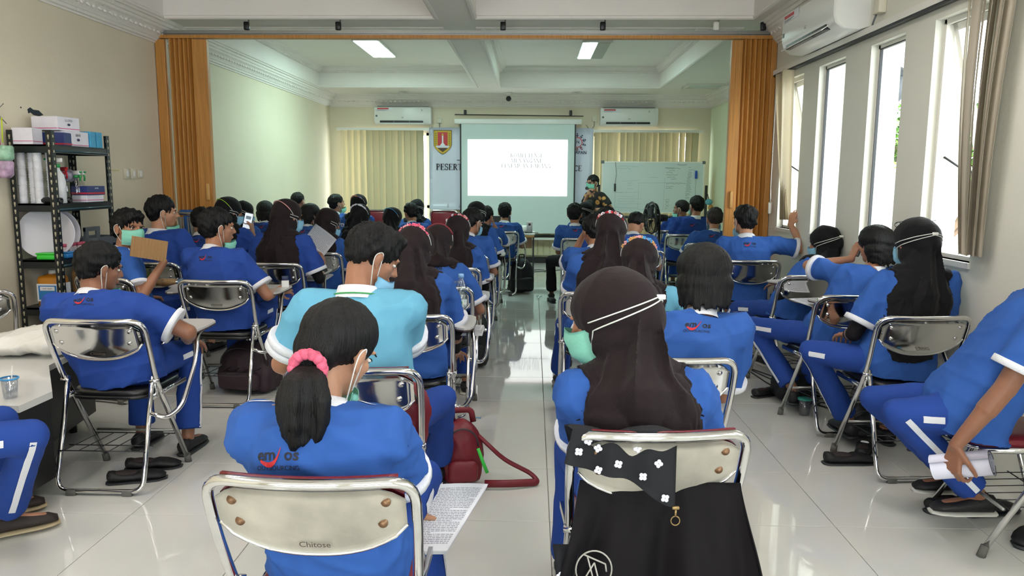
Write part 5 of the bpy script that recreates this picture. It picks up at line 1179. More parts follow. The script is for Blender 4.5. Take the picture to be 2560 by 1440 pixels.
# red chairs and white box
def redchair(u, v, Y, label):
    p = at(u, v, Y); t = thing('upholstered_chair', label, 'chair', (p.x, Y, 0), 0, 'red chairs by the far wall')
    MB().rbox((0, -.22, .80), (.40, .05, .30), .04).build('backrest', M['redvinyl'], t); MB().tube(fillet([(-.2, -.20, .5), (-.215, -.24, .96), (.215, -.24, .96), (.2, -.20, .5)], .06), .011).build('back_frame', M['chrome'], t); MB().rbox((0, 0, .46), (.42, .42, .06), .02).build('seat', M['redvinyl'], t)
    for sx in (-1, 1):
        for sy in (-1, 1): MB().cyl((sx * .19, sy * .19, 0), (sx * .18, sy * .18, .44), .011).build('leg', M['chrome'], t)
redchair(947, 545, 12.4, 'dark red upholstered chair between the scarved heads before the left blind'); redchair(1113, 552, 12.4, 'dark red upholstered chair at the left edge of the screen'); 
p = at(1083, 585, 11.8); t = thing('table', 'small white covered table in front of the left banner end', 'table', (p.x, 11.8, 0)); MB().rbox((0, 0, .33), (.42, .5, .66), .01).build('cloth_cover', mat('white_tablecloth', '#dcdcd8', .8), t); MB().rbox((0, 0, .672), (.45, .53, .02), .006).build('top', M['alu'], t)
p = at(1120, 576, 11.9); t = thing('side_table', 'dark-legged side table with pale top left of the screen', 'table', (p.x, 12.0, 0)); MB().rbox((0, 0, .70), (.30, .4, .025), .004).build('top', M['laminate'], t); MB().bb(-.13, .13, -.17, .17, .0, .68).build('body', M['dark'], t, False)
# fan
p = at(1633, 545, 9.6); t = thing('stand_fan', 'black standing fan turned sideways below the whiteboard', 'fan', (p.x, 9.6, 0))
MX = Matrix.Rotation(R(90), 4, 'Y') @ Matrix.Identity(4); cz = p.z; b = MB(); FR = Matrix.Rotation(R(-82), 4, 'Z') @ Matrix.Rotation(R(90), 4, 'X')
TT = Matrix.Translation((-.02, 0, cz)) @ FR
b = MB()
for r_, z_ in ((.20, 0), (.18, .05), (.18, -.05), (.12, .075), (.12, -.075), (.05, .08)): b.tube([TT @ Vector((r_ * math.cos(q), r_ * math.sin(q), z_)) for q in [math.pi * 2 * k / 28 for k in range(28)]], .004 if r_ < .2 else .009, 5, True)
for k in range(64):
    q = math.pi * k / 32; c, s_ = math.cos(q), math.sin(q)
    for zz in (1, -1): b.tube([TT @ Vector((r_ * c, r_ * s_, z_ * zz)) for r_, z_ in ((.03, .08), (.12, .075), (.18, .05), (.20, 0))], .002, 4)
b.build('cage', M['black'], t)
for k in range(3):
    q0 = 2.094 * k; MB().grid([[TT @ Vector((r_ * math.cos(q0 + dq * r_ * 4), r_ * math.sin(q0 + dq * r_ * 4), .03 * (dq))) for dq in (-1, -.5, 0, .5, 1)] for r_ in (.03, .08, .13, .17)], .002).build('blade', M['dark'], t)
MB().cyl(TT @ Vector((0, 0, -.05)), TT @ Vector((0, 0, -.2)), .055, .04).build('motor', M['black'], t); MB().cyl((.08, 0, 0), (.08, 0, cz - .03), .016).build('pole', M['black'], t); MB().lathe([(.2, 0), (.2, .02), (.05, .04), (.02, .06)], (.08, 0, 0), 24).build('base', M['black'], t)
t = thing('wall_hook', 'hook with teal and orange dusters hanging at the right end of the whiteboard', 'duster', tuple(at(1772, 505, 12.6))); MB().ell((0, 0, 0), (.06, .05, .05)).build('teal_duster', mat('teal_cloth', '#5c9cac', .8), t); MB().ell((.03, -.01, -.09), (.045, .04, .05)).build('orange_duster', mat('orange_cloth', '#b07c3c', .8), t); MB().cyl((0, 0, .03), (0, .1, .12), .008).build('hook', M['dark'], t)
# microphone, glasses of the presenter
q = PEOPLE['pr']; S_, E_, W_, ff, nn = q['arms'][1]; w3 = W_ + q['hip']; tip = q['hf'](0.0, .15, -.065) + q['hip']; d = (tip - (w3 + ff.normalized() * .07)).normalized(); base = w3 + ff.normalized() * .07
t = thing('microphone', 'black handheld microphone at the mouth of the presenter', 'microphone', tuple(base)); MB().cyl(d * -.06, d * .09, .014, .018).build('handle', M['black'], t); MB().ell(d * .12, (.026, .026, .026)).build('mesh_head', M['dark'], t)
def glasses(key, label, dy=.0, dz=.0, m_='dark', top=False):
    q = PEOPLE[key]; hp = q['hip']; hf = lambda x, y, z: q['hf'](x, y + dy, z + dz) + hp; t = thing('glasses', label, 'glasses')
    for s_ in (-1, 1):
        MB().tube([hf(s_ * .033 + .021 * math.cos(a_), .092, .002 + .015 * math.sin(a_)) for a_ in [math.pi * 2 * k / 14 for k in range(14)]], .0016, 5, True).build('rim', M[m_], t)
        MB().tube([hf(s_ * .054, .090, .006), hf(s_ * .078, .04, .006), hf(s_ * .083, -.02, .002)], .0015, 5).build('temple', M[m_], t)
        MB().rings([[hf(s_ * .033 + .0195 * math.cos(a_), yy, .002 + .0135 * math.sin(a_)) for a_ in [math.pi * 2 * k / 14 for k in range(14)]] for yy in (.0918, .0924)]).build('lens', glass_mat('lens_glass', (.95, .97, .98), .15), t)
    MB().tube([hf(-.012, .093, .004), hf(0, .096, .007), hf(.012, .093, .004)], .0015, 5).build('bridge', M[m_], t)
glasses('pr', 'thin glasses worn by the presenter above the green mask'); glasses('b4', 'white-rimmed glasses on the woman in plain brown scarf', .02, 0, 'white'); glasses('e7', 'glasses pushed up on the black scarf below the near window', -.04, .095, 'dark')

# ================================================================ left wall: shelf and what stands on it
SX0, SX1, SY0, SY1 = XL + .03, -3.22, 5.08, 5.78
sh = thing('metal_shelf', 'black slotted-angle metal shelf against the left wall', 'shelf', (0, 0, 0)); LV = [1.655, 1.26, .875, .545, .15]
Mb = mat('black_enamel', '#12181a', .35)
for x in (SX0, SX1):
    for y in (SY0, SY1):
        sx = 1 if x == SX0 else -1; sy = 1 if y == SY0 else -1
        po = MB().box((x + sx * .018, y, .875), (.04, .003, 1.75)).box((x, y + sy * .018, .875), (.003, .04, 1.75)).build('post', Mb, sh, False)
        b = MB()
        for k in range(34):
            z = .06 + k * .05
            b.box((x + sx * .018, y - .0022, z), (.011, .002, .018)).box((x + sx * .018, y - .0022, z - .014), (.006, .002, .014)); b.box((x - .0022, y + sy * .018, z), (.002, .011, .018)).box((x + .0022, y + sy * .018, z), (.002, .011, .018))
        b.build('slots', mat('slot_gap', '#b3ab90', .8), po, False, kind='stuff')
for z in LV:
    MB().bb(SX0, SX1, SY0, SY1, z - .012, z).build('shelf_board', Mb, sh, False)
    b = MB(); b.bb(SX0, SX1, SY0, SY0 + .012, z - .055, z + .0).bb(SX0, SX1, SY1 - .012, SY1, z - .055, z + .0).bb(SX0, SX0 + .012, SY0, SY1, z - .055, z + .0).bb(SX1 - .012, SX1, SY0, SY1, z - .055, z + .0); b.build('shelf_beam', Mb, sh, False)
    MB().cyl((SX1 + .002, SY0 + .03, z - .04), (SX1 + .002, SY1 - .03, z - .04), .006).build('beam_lip', mat('teal_enamel', '#22414a', .3), sh)
def carton(x, y, z, d, col, label, rz=0, band=None, txt=None, tcol='ink', oval=None, group='cartons on the shelf', side=None):
    t = thing('carton', label, 'box', (x, y, z), rz, group); MB().rbox((0, 0, d[2] / 2), d, .003).build('box', col, t, False)
    # print on the face that looks at the room (+X) and the near face (-Y)
    if band: MB().box((d[0] / 2 + .0006, 0, d[2] * band[1]), (.0012, d[1] * .98, d[2] * band[2])).build('printed_band', band[0], t, False); MB().box((0, -d[1] / 2 - .0006, d[2] * band[1]), (d[0] * .98, .0012, d[2] * band[2])).build('printed_band', band[0], t, False)
    if txt: flat('print', text2d(txt, d[2] * .22, .01), (d[0] / 2 + .002, 0, d[2] * .68), (0, 1, 0), (0, 0, 1), M[tcol], t)
    if oval: flat('oval_mark', ([(x_ * d[2] * .16, y_ * d[2] * .09) for x_, y_ in [(math.cos(q / 16 * 6.283), math.sin(q / 16 * 6.283)) for q in range(16)]], [tuple(range(16))]), (d[0] / 2 + .0022, 0, d[2] * .45), (0, 1, 0), (0, 0, 1), mat('navy_ink', '#2a3054', .6), t)
    return t
Mw = mat('white_carton', '#dedae2', .6, var=.05, vscale=12); Mn = mat('navy_carton', '#25356e', .55); Mc = mat('cyan_carton', '#3f9cc4', .5, var=.15, vscale=20); Mpk = mat('pink_print', '#c8608c', .6); Mrd = mat('red_print', '#b02838', .6)
z = LV[0]
carton(-3.36, 5.32, z, (.22, .13, .09), Mn, 'navy and red carton lying on the top shelf', .1, (Mrd, .14, .12), None, 'paper'); MB
carton(-3.42, 5.14, z, (.14, .11, .11), Mw, 'plain white carton behind the slotted post on the top shelf', 0, (Mpk, .2, .04))
carton(-3.30, 5.44, z, (.10, .24, .105), Mw, 'white carton with printed label beside the navy one', -.05, (Mpk, .1, .05), 'SENSI', 'ink', True)
carton(-3.38, 5.40, z + .107, (.20, .22, .095), Mw, 'white carton with oval mark stacked topmost on the shelf', -.12, (Mpk, .15, .06), 'GLOVES', 'inklt', True)
carton(-3.28, 5.60, z, (.09, .07, .115), Mc, 'light blue carton, left of the pair on the top shelf'); carton(-3.28, 5.685, z, (.09, .07, .115), Mc, 'light blue carton, right of the pair on the top shelf')
# second shelf
z = LV[1]; Mcup = mat('stacked_cup_plastic', '#d8d8dc', .35, bump=.4, bscale=60)
for k, (x, y) in enumerate(((-3.48, 5.14), (-3.42, 5.17), (-3.36, 5.13), (-3.30, 5.18), (-3.45, 5.26))):
    t = thing('cup_stack', 'tall sleeve of stacked clear plastic cups, %s on the second shelf' % ('at the wall', 'second from the wall', 'middle one', 'next to the near post', 'rear one')[k], 'cup stack', (x, y, z), 0, 'sleeves of plastic cups'); pr_ = []
    for i in range(22): pr_ += [(.030 + .002 * math.sin(i * 1.7 + k), .016 * i), (.026, .016 * i + .010)]
    MB().lathe(pr_, n=14).build('sleeve', Mcup, t)
def spray(x, y, z, label, rz, col='green', body='white', s=1.0):
    t = thing('spray_bottle', label, 'spray bottle', (x, y, z), rz, 'spray bottles on the second shelf'); bm_ = mat('milky_plastic', '#d6d8da', .3) if body == 'white' else glass_mat('clear_plastic', (.88, .9, .9), .12)
    MB().lathe([(.035 * s, 0), (.038 * s, .005), (.038 * s, .12 * s), (.030 * s, .155 * s), (.014 * s, .18 * s), (.014 * s, .195 * s)], n=20).build('bottle', bm_, t); c = mat('spray_green', '#2f9c50', .4) if col == 'green' else M['red']
    MB().cyl((0, 0, .195 * s), (0, 0, .215 * s), .017 * s).build('collar', c, t); MB().rbox((-.01, 0, .235 * s), (.075 * s, .02, .03), .006).build('head', M['white'] if col == 'green' else c, t); MB().tube([(-.035 * s, 0, .23 * s), (-.05 * s, 0, .2 * s), (-.045 * s, 0, .17 * s)], .006).build('trigger', c, t); MB().cyl((-.045 * s, 0, .24 * s), (-.062 * s, 0, .24 * s), .007).build('nozzle', c, t)
spray(-3.27, 5.20, z, 'large white spray bottle with green trigger on the second shelf', .2, s=1.25); spray(-3.33, 5.36, z, 'clear spray bottle with red trigger on the second shelf', 2.6, 'red', 'clear', 1.0); spray(-3.3, 5.46, z, 'clear spray bottle with green trigger left of the navy carton', 2.8, 'green', 'clear', .9); spray(-3.32, 5.54, z, 'clear spray bottle with green trigger behind the navy carton', 2.9, 'green', 'clear', .9)
carton(-3.28, 5.56, z, (.11, .22, .05), Mw, 'white carton at the bottom of the second shelf pile', 0, (Mpk, .3, .1)); carton(-3.28, 5.57, z + .051, (.12, .24, .065), Mn, 'navy carton on top of the white one on the second shelf', .04, (Mrd, .2, .2), 'GLOVES', 'paper')
for x, y in ((-3.27, 5.13), (-3.29, 5.19), (-3.31, 5.30)):
    t = thing('rubber_roll', 'short black roll lying on the second shelf%s' % (' by the near post' if y < 5.15 else ' under the white spray bottle' if y < 5.25 else ' right of the white spray bottle'), 'roll', (x, y, z + .02), 0, 'black rolls'); MB().rings([[Vector((dx, r_ * math.cos(q), r_ * math.sin(q))) for q in [math.pi * k / 8 for k in range(16)]] for dx, r_ in ((-.1, .02), (.06, .02), (.06, .012), (.0, .012))], True).build('roll', M['black'], t)
t = thing('plastic_packet', 'crumpled clear packets with blue and red print on the second shelf', 'packet', (-3.36, 5.42, z + .19)); MB().ell((0, 0, 0), (.05, .16, .05), None, 14, 8).build('film', mat('printed_film', '#9a96a8', .3, var=.5, vscale=30), t)
# third shelf
z = LV[2]
for k, (y, lab) in enumerate(((5.20, 'front'), (5.33, 'rear'))):
    t = thing('round_tray', 'large round white foil-edged tray standing upright, %s one' % lab, 'tray', (-3.38 - .04 * k, y, z + .175), 0, 'round trays'); A_ = Matrix.Rotation(R(78), 4, 'Y') @ Matrix.Rotation(R(8), 4, 'X'); A_ = Matrix.Rotation(R(-62 + 14 * k), 4, 'Z') @ Matrix.Rotation(R(82), 4, 'Y')
    MB().lathe([(.001, 0), (.15, 0), (.17, .018), (.176, .018), (.176, .01), (.155, -.008), (.001, -.008)], n=36, M_=A_).build('tray', mat('tray_white', '#c9c6cc', .5), t)
for k in range(5):
    t = thing('powder_jar', 'small clear jar with pink lid on the third shelf, number %s from the near post' % ('one', 'two', 'three', 'four', 'five')[k], 'jar', (-3.29 + .012 * (k % 2), 5.24 + .055 * k, z), 0, 'pink-lidded jars'); MB().lathe([(.023, 0), (.024, .004), (.024, .07), (.018, .08)], n=16).build('jar', mat('jar_plastic', '#b8a8a8', .3, var=.4, vscale=70), t); MB().cyl((0, 0, .078), (0, 0, .10), .021).build('lid', mat('pink_lid', '#b4475e', .4), t)
for x, y, c, n in ((-3.33, 5.14, '#3cc840', 'bright green'), (-3.30, 5.24, '#2c7cc0', 'blue'), (-3.26, 5.33, '#2f8cc8', 'sky blue')):
    t = thing('food_box', '%s shallow plastic box on the third shelf' % n, 'box', (x, y, z), 0, 'plastic boxes'); MB().rbox((0, 0, .02), (.13, .10, .038), .01).build('tub', mat('box_' + n.replace(' ', '_'), c, .35), t); MB().rbox((0, 0, .043), (.136, .106, .01), .004).build('lid', mat('box_' + n.replace(' ', '_'), c, .35), t)
t = thing('folded_cloth', 'flat pale orange cloth lying in front of the jars', 'cloth', (-3.25, 5.46, z)); MB().rbox((0, 0, .008), (.06, .26, .015), .006).build('cloth', mat('peach_cloth', '#d4a878', .8), t)
t = thing('tool_caddy', 'grey plastic carrying caddy with handle at the end of the third shelf', 'caddy', (-3.32, 5.70, z)); b = MB().rings([[Vector((sx * w_, sy * l_, zz)) for sx, sy in ((-1, -1), (1, -1), (1, 1), (-1, 1))] for w_, l_, zz in ((.09, .15, 0), (.11, .18, .12), (.105, .175, .12), (.087, .147, .01))], True); b.build('tub', M['grey'], t, False)
MB().bb(-.008, .008, -.15, -.11, .1, .19).bb(-.008, .008, .0, .04, .1, .19).bb(-.01, .01, -.15, .04, .165, .195).build('handle', M['grey'], t, False); MB().bb(-.006, .006, -.15, .15, .01, .11).build('divider', M['grey'], t, False)
# fourth shelf
z = LV[3]
def jerry(x, y, z, label, col, cap, w_=.12, d_=.16, h_=.23, lab=False, rz=0):
    t = thing('jerry_can', label, 'canister', (x, y, z), rz, 'canisters on the shelf'); c = mat('can_' + col, col, .3, trans=.0, coat=.2)
    rr = lambda k, zz: [Vector((w_ / 2 * k * math.copysign(abs(math.cos(q)) ** .4, math.cos(q)), d_ / 2 * k * math.copysign(abs(math.sin(q)) ** .4, math.sin(q)), zz)) for q in [math.pi * i / 12 for i in range(24)]]
    MB().rings([rr(.94, 0), rr(1, .012), rr(1, h_ * .8), rr(.9, h_ * .88), rr(.42, h_ * .93), rr(.3, h_ * .96)]).build('can', c, t); MB().cyl((0, 0, h_ * .95), (0, 0, h_ * 1.06), .024, .022).build('cap', cap, t); MB().tube(fillet([(0, d_ * .3, h_ * .83), (0, d_ * .34, h_ * 1.0), (0, d_ * .05, h_ * 1.0)], .03), .010).build('handle', c, t)
    if lab:
        MB().box((w_ / 2 + .001, 0, h_ * .42), (.002, d_ * .88, h_ * .52)).build('label', M['paper'], t, False); MB().box((0, -d_ / 2 - .001, h_ * .42), (w_ * .88, .002, h_ * .52)).build('label', M['paper'], t, False)
        MB().box((0, -d_ / 2 - .0025, h_ * .42), (w_ * .74, .002, h_ * .42)).build('label_print', mat('blue_print', '#2f7fc0', .5), t, False); MB().box((0, -d_ / 2 - .004, h_ * .54), (w_ * .60, .002, h_ * .12)).build('label_box', M['paper'], t, False)
        flat('label_text', text2d('SOFT SOAP', .013), (0, -d_ / 2 - .0055, h_ * .52), (1, 0, 0), (0, 0, 1), M['ink'], t); flat('label_text', text2d('REFILL', .014), (0, -d_ / 2 - .004, h_ * .26), (1, 0, 0), (0, 0, 1), M['paper'], t)
jerry(-3.36, 5.20, z, 'amber liquid canister with blue and white label on the fourth shelf', '#c07c20', M['white'], .17, .13, .235, True)
jerry(-3.29, 5.42, z, 'tan canister with red cap next to the labelled one', '#b88a58', M['red'], .10, .09, .26); jerry(-3.29, 5.54, z, 'second tan canister with red cap on the fourth shelf', '#b98f62', M['red'], .10, .09, .26); jerry(-3.29, 5.67, z, 'clear canister with red cap at the end of the fourth shelf', '#aeb4b0', M['red'], .10, .09, .26)
jerry(-3.33, 5.36, LV[4], 'large olive-green canister on the bottom shelf', '#6c7430', M['white'], .2, .22, .3)
# wall bits on the left wall
t = thing('wall_hook', 'white wall hook with bent wire ends beside the shelf', 'hook', (XL, 4.98, 1.86)); MB().rbox((.006, 0, 0), (.012, .05, .09), .003).build('plate', M['offwhite'], t)
for a_, b2, c_ in ((.05, .07, .06), (.05, .03, -.05), (.05, .08, -.07)): MB().tube(fillet([(.01, .01, c_ * .3), (a_, .03, c_ * .5), (a_ * .7, b2 + .02, c_)], .02), .003, 5).build('wire', M['steel'], t)
t = thing('cup_holder_bag', 'hanging plastic cups with green and magenta contents beside the shelf', 'hanging cups', tuple(at(10, 395, 4.95))); MB().lathe([(.045, 0), (.06, .02), (.06, .09), (.052, .10)], (0, 0, -.02), 18).build('upper_cup', mat('green_cup', '#8fb89a', .25, var=.3, vscale=30), t); MB().lathe([(.03, -.13), (.05, -.11), (.055, -.03), (.05, -.02)], n=18).build('lower_cup', mat('magenta_cup', '#b99ab4', .25, var=.5, vscale=16), t)
MB().tube([(0, 0, .1), (.0, .01, .26)], .004).build('string', mat('lime_string', '#b8c828', .6), t); MB().tube([(-.02, 0, .08), (-.03, .01, .2)], .005).build('pink_straw', Mpk, t)
t = thing('wall_switch', 'row of three cream switches on the left wall before the partition', 'switch', (XL, 6.74, 1.475))
for k in range(3): MB().rbox((.008, -.13 + .115 * k, 0), (.016, .085 if k < 2 else .075, .09 if k < 2 else .075), .003).build('switch_plate', M['offwhite'], t); MB().rbox((.018, -.13 + .115 * k, 0), (.008, .03, .05), .002).build('rocker', M['white'], t)
t = thing('wall_stain', 'dark scraped glue patch on the left wall above the shelf', 'stain', (XL, 5.42, 1.90)); MB().prism([(-.06, .01), (-.03, .025), (.0, .012), (.06, .012), (.11, -.015), (.06, -.03), (.0, -.025), (-.03, -.01), (-.055, -.018)], 0, .003, Matrix.Rotation(R(90), 4, 'Z') @ Matrix.Rotation(R(90), 4, 'X')).build('patch', mat('glue_black', '#1c2430', .7), t, False)
MB().ell((.002, .17, -.04), (.003, .012, .012), None, 10, 6).ell((.002, -.13, .015), (.003, .006, .006), None, 8, 6).build('spot', mat('glue_black', '#1c2430', .7), t); MB().box((.001, 1.0, -.40), (.002, .16, .012)).build('tape_mark', mat('old_tape', '#cdc48e', .6), t, False)
# hanging cables by the partition
p = at(478, 540, 7.05); t = thing('cable_bundle', 'looped grey cables hanging from a blue hook at the left partition', 'cable', (p.x, 7.10, 0)); rn = random.Random(3)
MB().rbox((-.04, .02, 1.12), (.20, .03, .05), .01).rbox((-.06, .0, .98), (.07, .04, .22), .01).build('blue_hook', mat('blue_cloth_hook', '#2a5c9c', .6), t)
for k in range(9):
    w_ = rn.uniform(.05, .12); x = rn.uniform(-.05, .08); zb = rn.uniform(.55, .8); ph = rn.uniform(-.03, .03)
    MB().tube(fillet([(x - w_, -.03 + ph, 1.08), (x - w_ * .8 + ph, -.05, (1.1 + zb) / 2), (x, -.06 + ph, zb), (x + w_ * 1.2, -.05, (1.0 + zb) / 2), (x + w_ * .7, -.03, 1.10), (x - w_, -.03 + ph, 1.12)], .09, 5), .007, 6).build('cable', mat('grey_cable', '#8c8c84', .5), t)
MB().tube(fillet([(-.2, -.02, 1.1), (-.22, -.02, 1.0), (-.2, -.02, .8)], .05), .006, 6).build('cable', mat('grey_cable', '#8c8c84', .5), t)
# ================================================================ low white table, bag, cup; dark things beyond
t = thing('low_table', 'low white table with black underside at the left picture edge', 'table', (0, 0, 0)); tzz = .50; ex_ = -2.20
poly = [(-2.11, 2.98), (-2.11, 3.20), (-2.42, 3.66), (-2.50, 4.2), (-3.10, 4.2), (-3.10, 2.98)]
MB().prism(poly, tzz - .03, tzz).build('top', mat('table_white', '#d8d8d4', .15, coat=.3), t, False); MB().prism([(-2.8 + (x + 2.8) * .97, 3.6 + (y - 3.6) * .97) for x, y in poly], .10, tzz - .03).build('black_body', M['black'], t, False)
for x, y in ((-2.2, 3.05), (-2.6, 4.1), (-3.03, 4.1), (-3.03, 3.05)): MB().cyl((x, y, 0), (x, y, .12), .02).build('leg', M['black'], t)
p = at(10, 975, 3.25); t = thing('plastic_cup', 'clear plastic cup with blue rim on the low white table', 'cup', (-2.22, 3.09, tzz)); MB().lathe([(.024, 0), (.026, .004), (.033, .085), (.031, .085), (.024, .006)], n=20).build('cup', glass_mat('cup_plastic', (.85, .87, .9), .15), t); MB().lathe([(.033, .082), (.037, .084), (.037, .09), (.033, .09)], n=20, cap=False).build('rim', M['bluef'], t); MB().cyl((.0, 0, .01), (.012, .01, .14), .0025).build('straw', M['white'], t)
t = thing('plastic_bag', 'crumpled white plastic bag lying on the low table', 'bag', (-2.55, 3.98, tzz)); b = MB().ell((0, 0, .07), (.36, .22, .085), None, 26, 14).ell((.22, .05, .06), (.16, .15, .07), None, 18, 10).ell((-.2, -.05, .06), (.2, .2, .07), None, 18, 10)
blob(b, 'bag_film', mat('white_bag_film', '#e2e0da', .4, bump=.5, bscale=18), t, .014, 3, .03, 1.0, 7)
t = thing('black_crate', 'black bag standing on the floor left of the shelf foot', 'bag', (-3.12, 4.62, 0)); b = MB().rbox((0, 0, .24), (.30, .2, .46), .04); blob(b, 'shell', M['blackcloth'], t, .014, 3, .02, 1, 3)
chair(-3.12, 4.05, 30, 'folding chair with lace cloth and navy jacket at the left edge', 'plate', 'vinyl', False)
t = thing('lace_cloth', 'grey-white lace cloth hanging over the chair at the left edge', 'cloth', (-3.13, 4.02, 0)); MB().grid([[(-.18 + .36 * i / 12, -.07 + .012 * math.sin(i * 1.9 + j * .4) - .01 * j * .3, .80 - .52 * j / 9) for j in range(10)] for i in range(13)], .006).build('cloth', mat('lace', '#b5b3b4', .85, bump=.9, bscale=40), t)
t = thing('navy_jacket', 'navy jacket thrown over the lace cloth', 'jacket', (-3.14, 4.0, .80)); b = MB().ell((0, 0, .02), (.2, .12, .05)).ell((.08, .02, .045), (.12, .08, .05)).ell((-.1, -.02, .05), (.09, .08, .06)); blob(b, 'cloth', mat('navy_cloth', '#16233f', .85), t, .012, 3, .02, 1, 9)
t = thing('wall_socket_patch', 'torn white patch on the left wall above the chair', 'patch', (XL, 4.45, .86)); MB().rbox((.006, 0, 0), (.012, .06, .12), .004).build('patch', mat('torn_paper', '#cfc9bd', .8, bump=.6, bscale=60), t)
# ================================================================ things the sitters hold or have beside them
q = PEOPLE['a1']
def booklet(name, label, origin, uu, vv, W_, H_, th_, lines, cat='booklet', curl=.0, grp=None, m_='paper', parent=None, seed=2):
    """printed pages: uu across, vv up the page (unit vectors); th_ thickness"""
    uu, vv = Vector(uu).normalized(), Vector(vv).normalized(); nn = uu.cross(vv); o = Vector(origin); t = thing(name, label, cat, tuple(o), 0, grp); n = 10
    f = lambda a, b, k=0: uu * (a - .5) * W_ + vv * (b - .5) * H_ + nn * (k + curl * ((2 * a - 1) ** 2))
    nl = 4 if th_ > .008 else 1
    for l in range(nl): MB().grid([[f(i / n + .01 * l, j / 2 - .006 * l, -th_ * l / nl) for j in range(3)] for i in range(n + 1)][::1], th_ / nl * .85).build('page_stack' if nl > 1 else 'page', M[m_], t)
    if lines:
        rr = random.Random(seed); b = MB()
        for k in range(lines):
            y = .92 - .84 * k / lines; x0_ = .08 if k % 7 else .14; x1_ = .92 if k % 7 != 6 else rr.uniform(.4, .8); x = x0_
            while x < x1_:
                w = rr.uniform(.02, .09); w = min(w, x1_ - x); 
                if w > .008: b._add([f(x, y, .0012), f(x + w, y, .0012), f(x + w, y + .30 / lines, .0012), f(x, y + .30 / lines, .0012)], [(0, 1, 2, 3)])
                x += w + .014
        b.build('printed_lines', M['inklt'], t, False, kind='stuff')
    return t
w3 = Vector(q['arms'][1][2]) + q['hip']
booklet('booklet', 'open printed booklet on the lap of the ponytailed woman', P3(1105, 1290, 2.12), (.86, .35, -.12), (.42, .72, .50), .17, .25, .03, 34, curl=-.012)
booklet('paper_sheets', 'two white printed sheets waved by the woman in brown scarf', P3(790, 612, 6.25), (.72, .2, -.6), (.6, 0, .75), .21, .29, .002, 22, cat='paper', curl=.02)
booklet('paper_sheets', 'papers on the tablet of the woman waving sheets', P3(790, 692, 6.35), (1, .1, 0), (0, 1, .05), .21, .29, .012, 12, cat='paper')
booklet('paper_sheets', 'booklet on the tablet edge by the water bottle', P3(1172, 822, 4.02), (1, 0, 0), (0, 1, .02), .15, .21, .014, 10, cat='paper')
booklet('paper_sheets', 'curled sheet on the second tablet of the aisle column', P3(1203, 746, 5.05), (1, .1, 0), (.1, 1, -.3), .13, .19, .006, 10, cat='paper', curl=-.02)
booklet('paper_sheets', 'sheet lying on the tablet near the white table chair', P3(452, 815, 3.85), (1, .1, 0), (0, 1, 0), .13, .18, .004, 0, cat='paper')
booklet('paper_sheets', 'sheet on the tablet of the woman leaning left', P3(2040, 756, 5.0), (1, .3, 0), (-.3, 1, .05), .21, .29, .006, 14, cat='paper')
booklet('paper_sheets', 'sheet on the tablet beside the man reaching to the blind', P3(1935, 708, 6.45), (1, 0, 0), (0, 1, 0), .16, .2, .01, 6, cat='paper')
# cardboard fan
t = thing('cardboard_fan', 'piece of brown corrugated cardboard waved as a fan by the young man', 'cardboard', P3(372, 622, 4.72)); A_ = Matrix.Rotation(R(10), 4, 'Y') @ Matrix.Rotation(R(8), 4, 'Z')
cb = mat('corrugated_card', '#9a7850', .8); b = MB().grid([[A_ @ Vector((-.11 + .22 * i / 44, .0025 * math.cos(i * math.pi / 2), -.065 + .13 * j / 2)) for j in range(3)] for i in range(45)], .004); b.build('card', cb, t, False)
# white box in hand
w3 = Vector(PEOPLE['b2']['arms'][1][2]) + PEOPLE['b2']['hip']
t = thing('small_box', 'small white and navy box held over the tablet by the leaning man', 'box', (w3.x + .05, w3.y + .05, w3.z + .02), .3); MB().rbox((0, 0, .015), (.05, .03, .07), .004).build('box', M['white'], t); MB().rbox((0, 0, .065), (.045, .026, .03), .004).build('cap', mat('navy_plastic', '#232c52', .4), t)
# phone
t = thing('phone', 'phone with lit screen held up by the woman in lime band', 'phone', P3(620, 552, 6.86)); A_ = Matrix.Rotation(R(14), 4, 'Y') @ Matrix.Rotation(R(14), 4, 'Z'); MB().rbox((0, 0, 0), (.076, .009, .155), .004, A_).build('case', M['dark'], t)
MB().box(A_ @ Vector((0, -.0052, 0)), (.068, .001, .14), M_=A_).build('screen', mat('phone_screen', (.72, .78, .85), .3, emit=.55), t, False); MB().box(A_ @ Vector((0, -.006, .03)), (.045, .001, .03), M_=A_).build('screen_picture', mat('phone_picture', (.2, .26, .3), .3, emit=.2), t, False)
hp = PEOPLE['e6']; w3 = Vector(hp['arms'][-1][2]) + hp['hip']; t = thing('phone', 'phone pressed to the ear of the woman with straight bobbed hair', 'phone', tuple(w3 + Vector((.055, .01, .085)))); MB().rbox((0, 0, 0), (.010, .07, .145), .004, Matrix.Rotation(R(20), 4, 'Y')).build('case', M['dark'], t); MB().box((-.0065, 0, 0), (.001, .06, .13), M_=Matrix.Rotation(R(20), 4, 'Y')).build('back_cover', mat('pale_case', '#c4a89c', .4), t, False)
# bread roll in film on the young man's tablet
t = thing('bread_packet', 'bread roll in clear film on the tablet of the turning young man', 'bread', P3(420, 713, 5.35)); MB().ell((0, 0, .02), (.095, .05, .03), None, 18, 10).build('roll', mat('bread', '#c08c48', .6, var=.3, vscale=18), t); MB().ell((.02, 0, .024), (.13, .065, .036), None, 18, 10).build('film', glass_mat('film', (.9, .93, .95), .2), t); MB().ell((.11, 0, .02), (.05, .05, .03), None, 12, 8).build('blue_end', mat('blue_film', '#5f9cc8', .3), t)
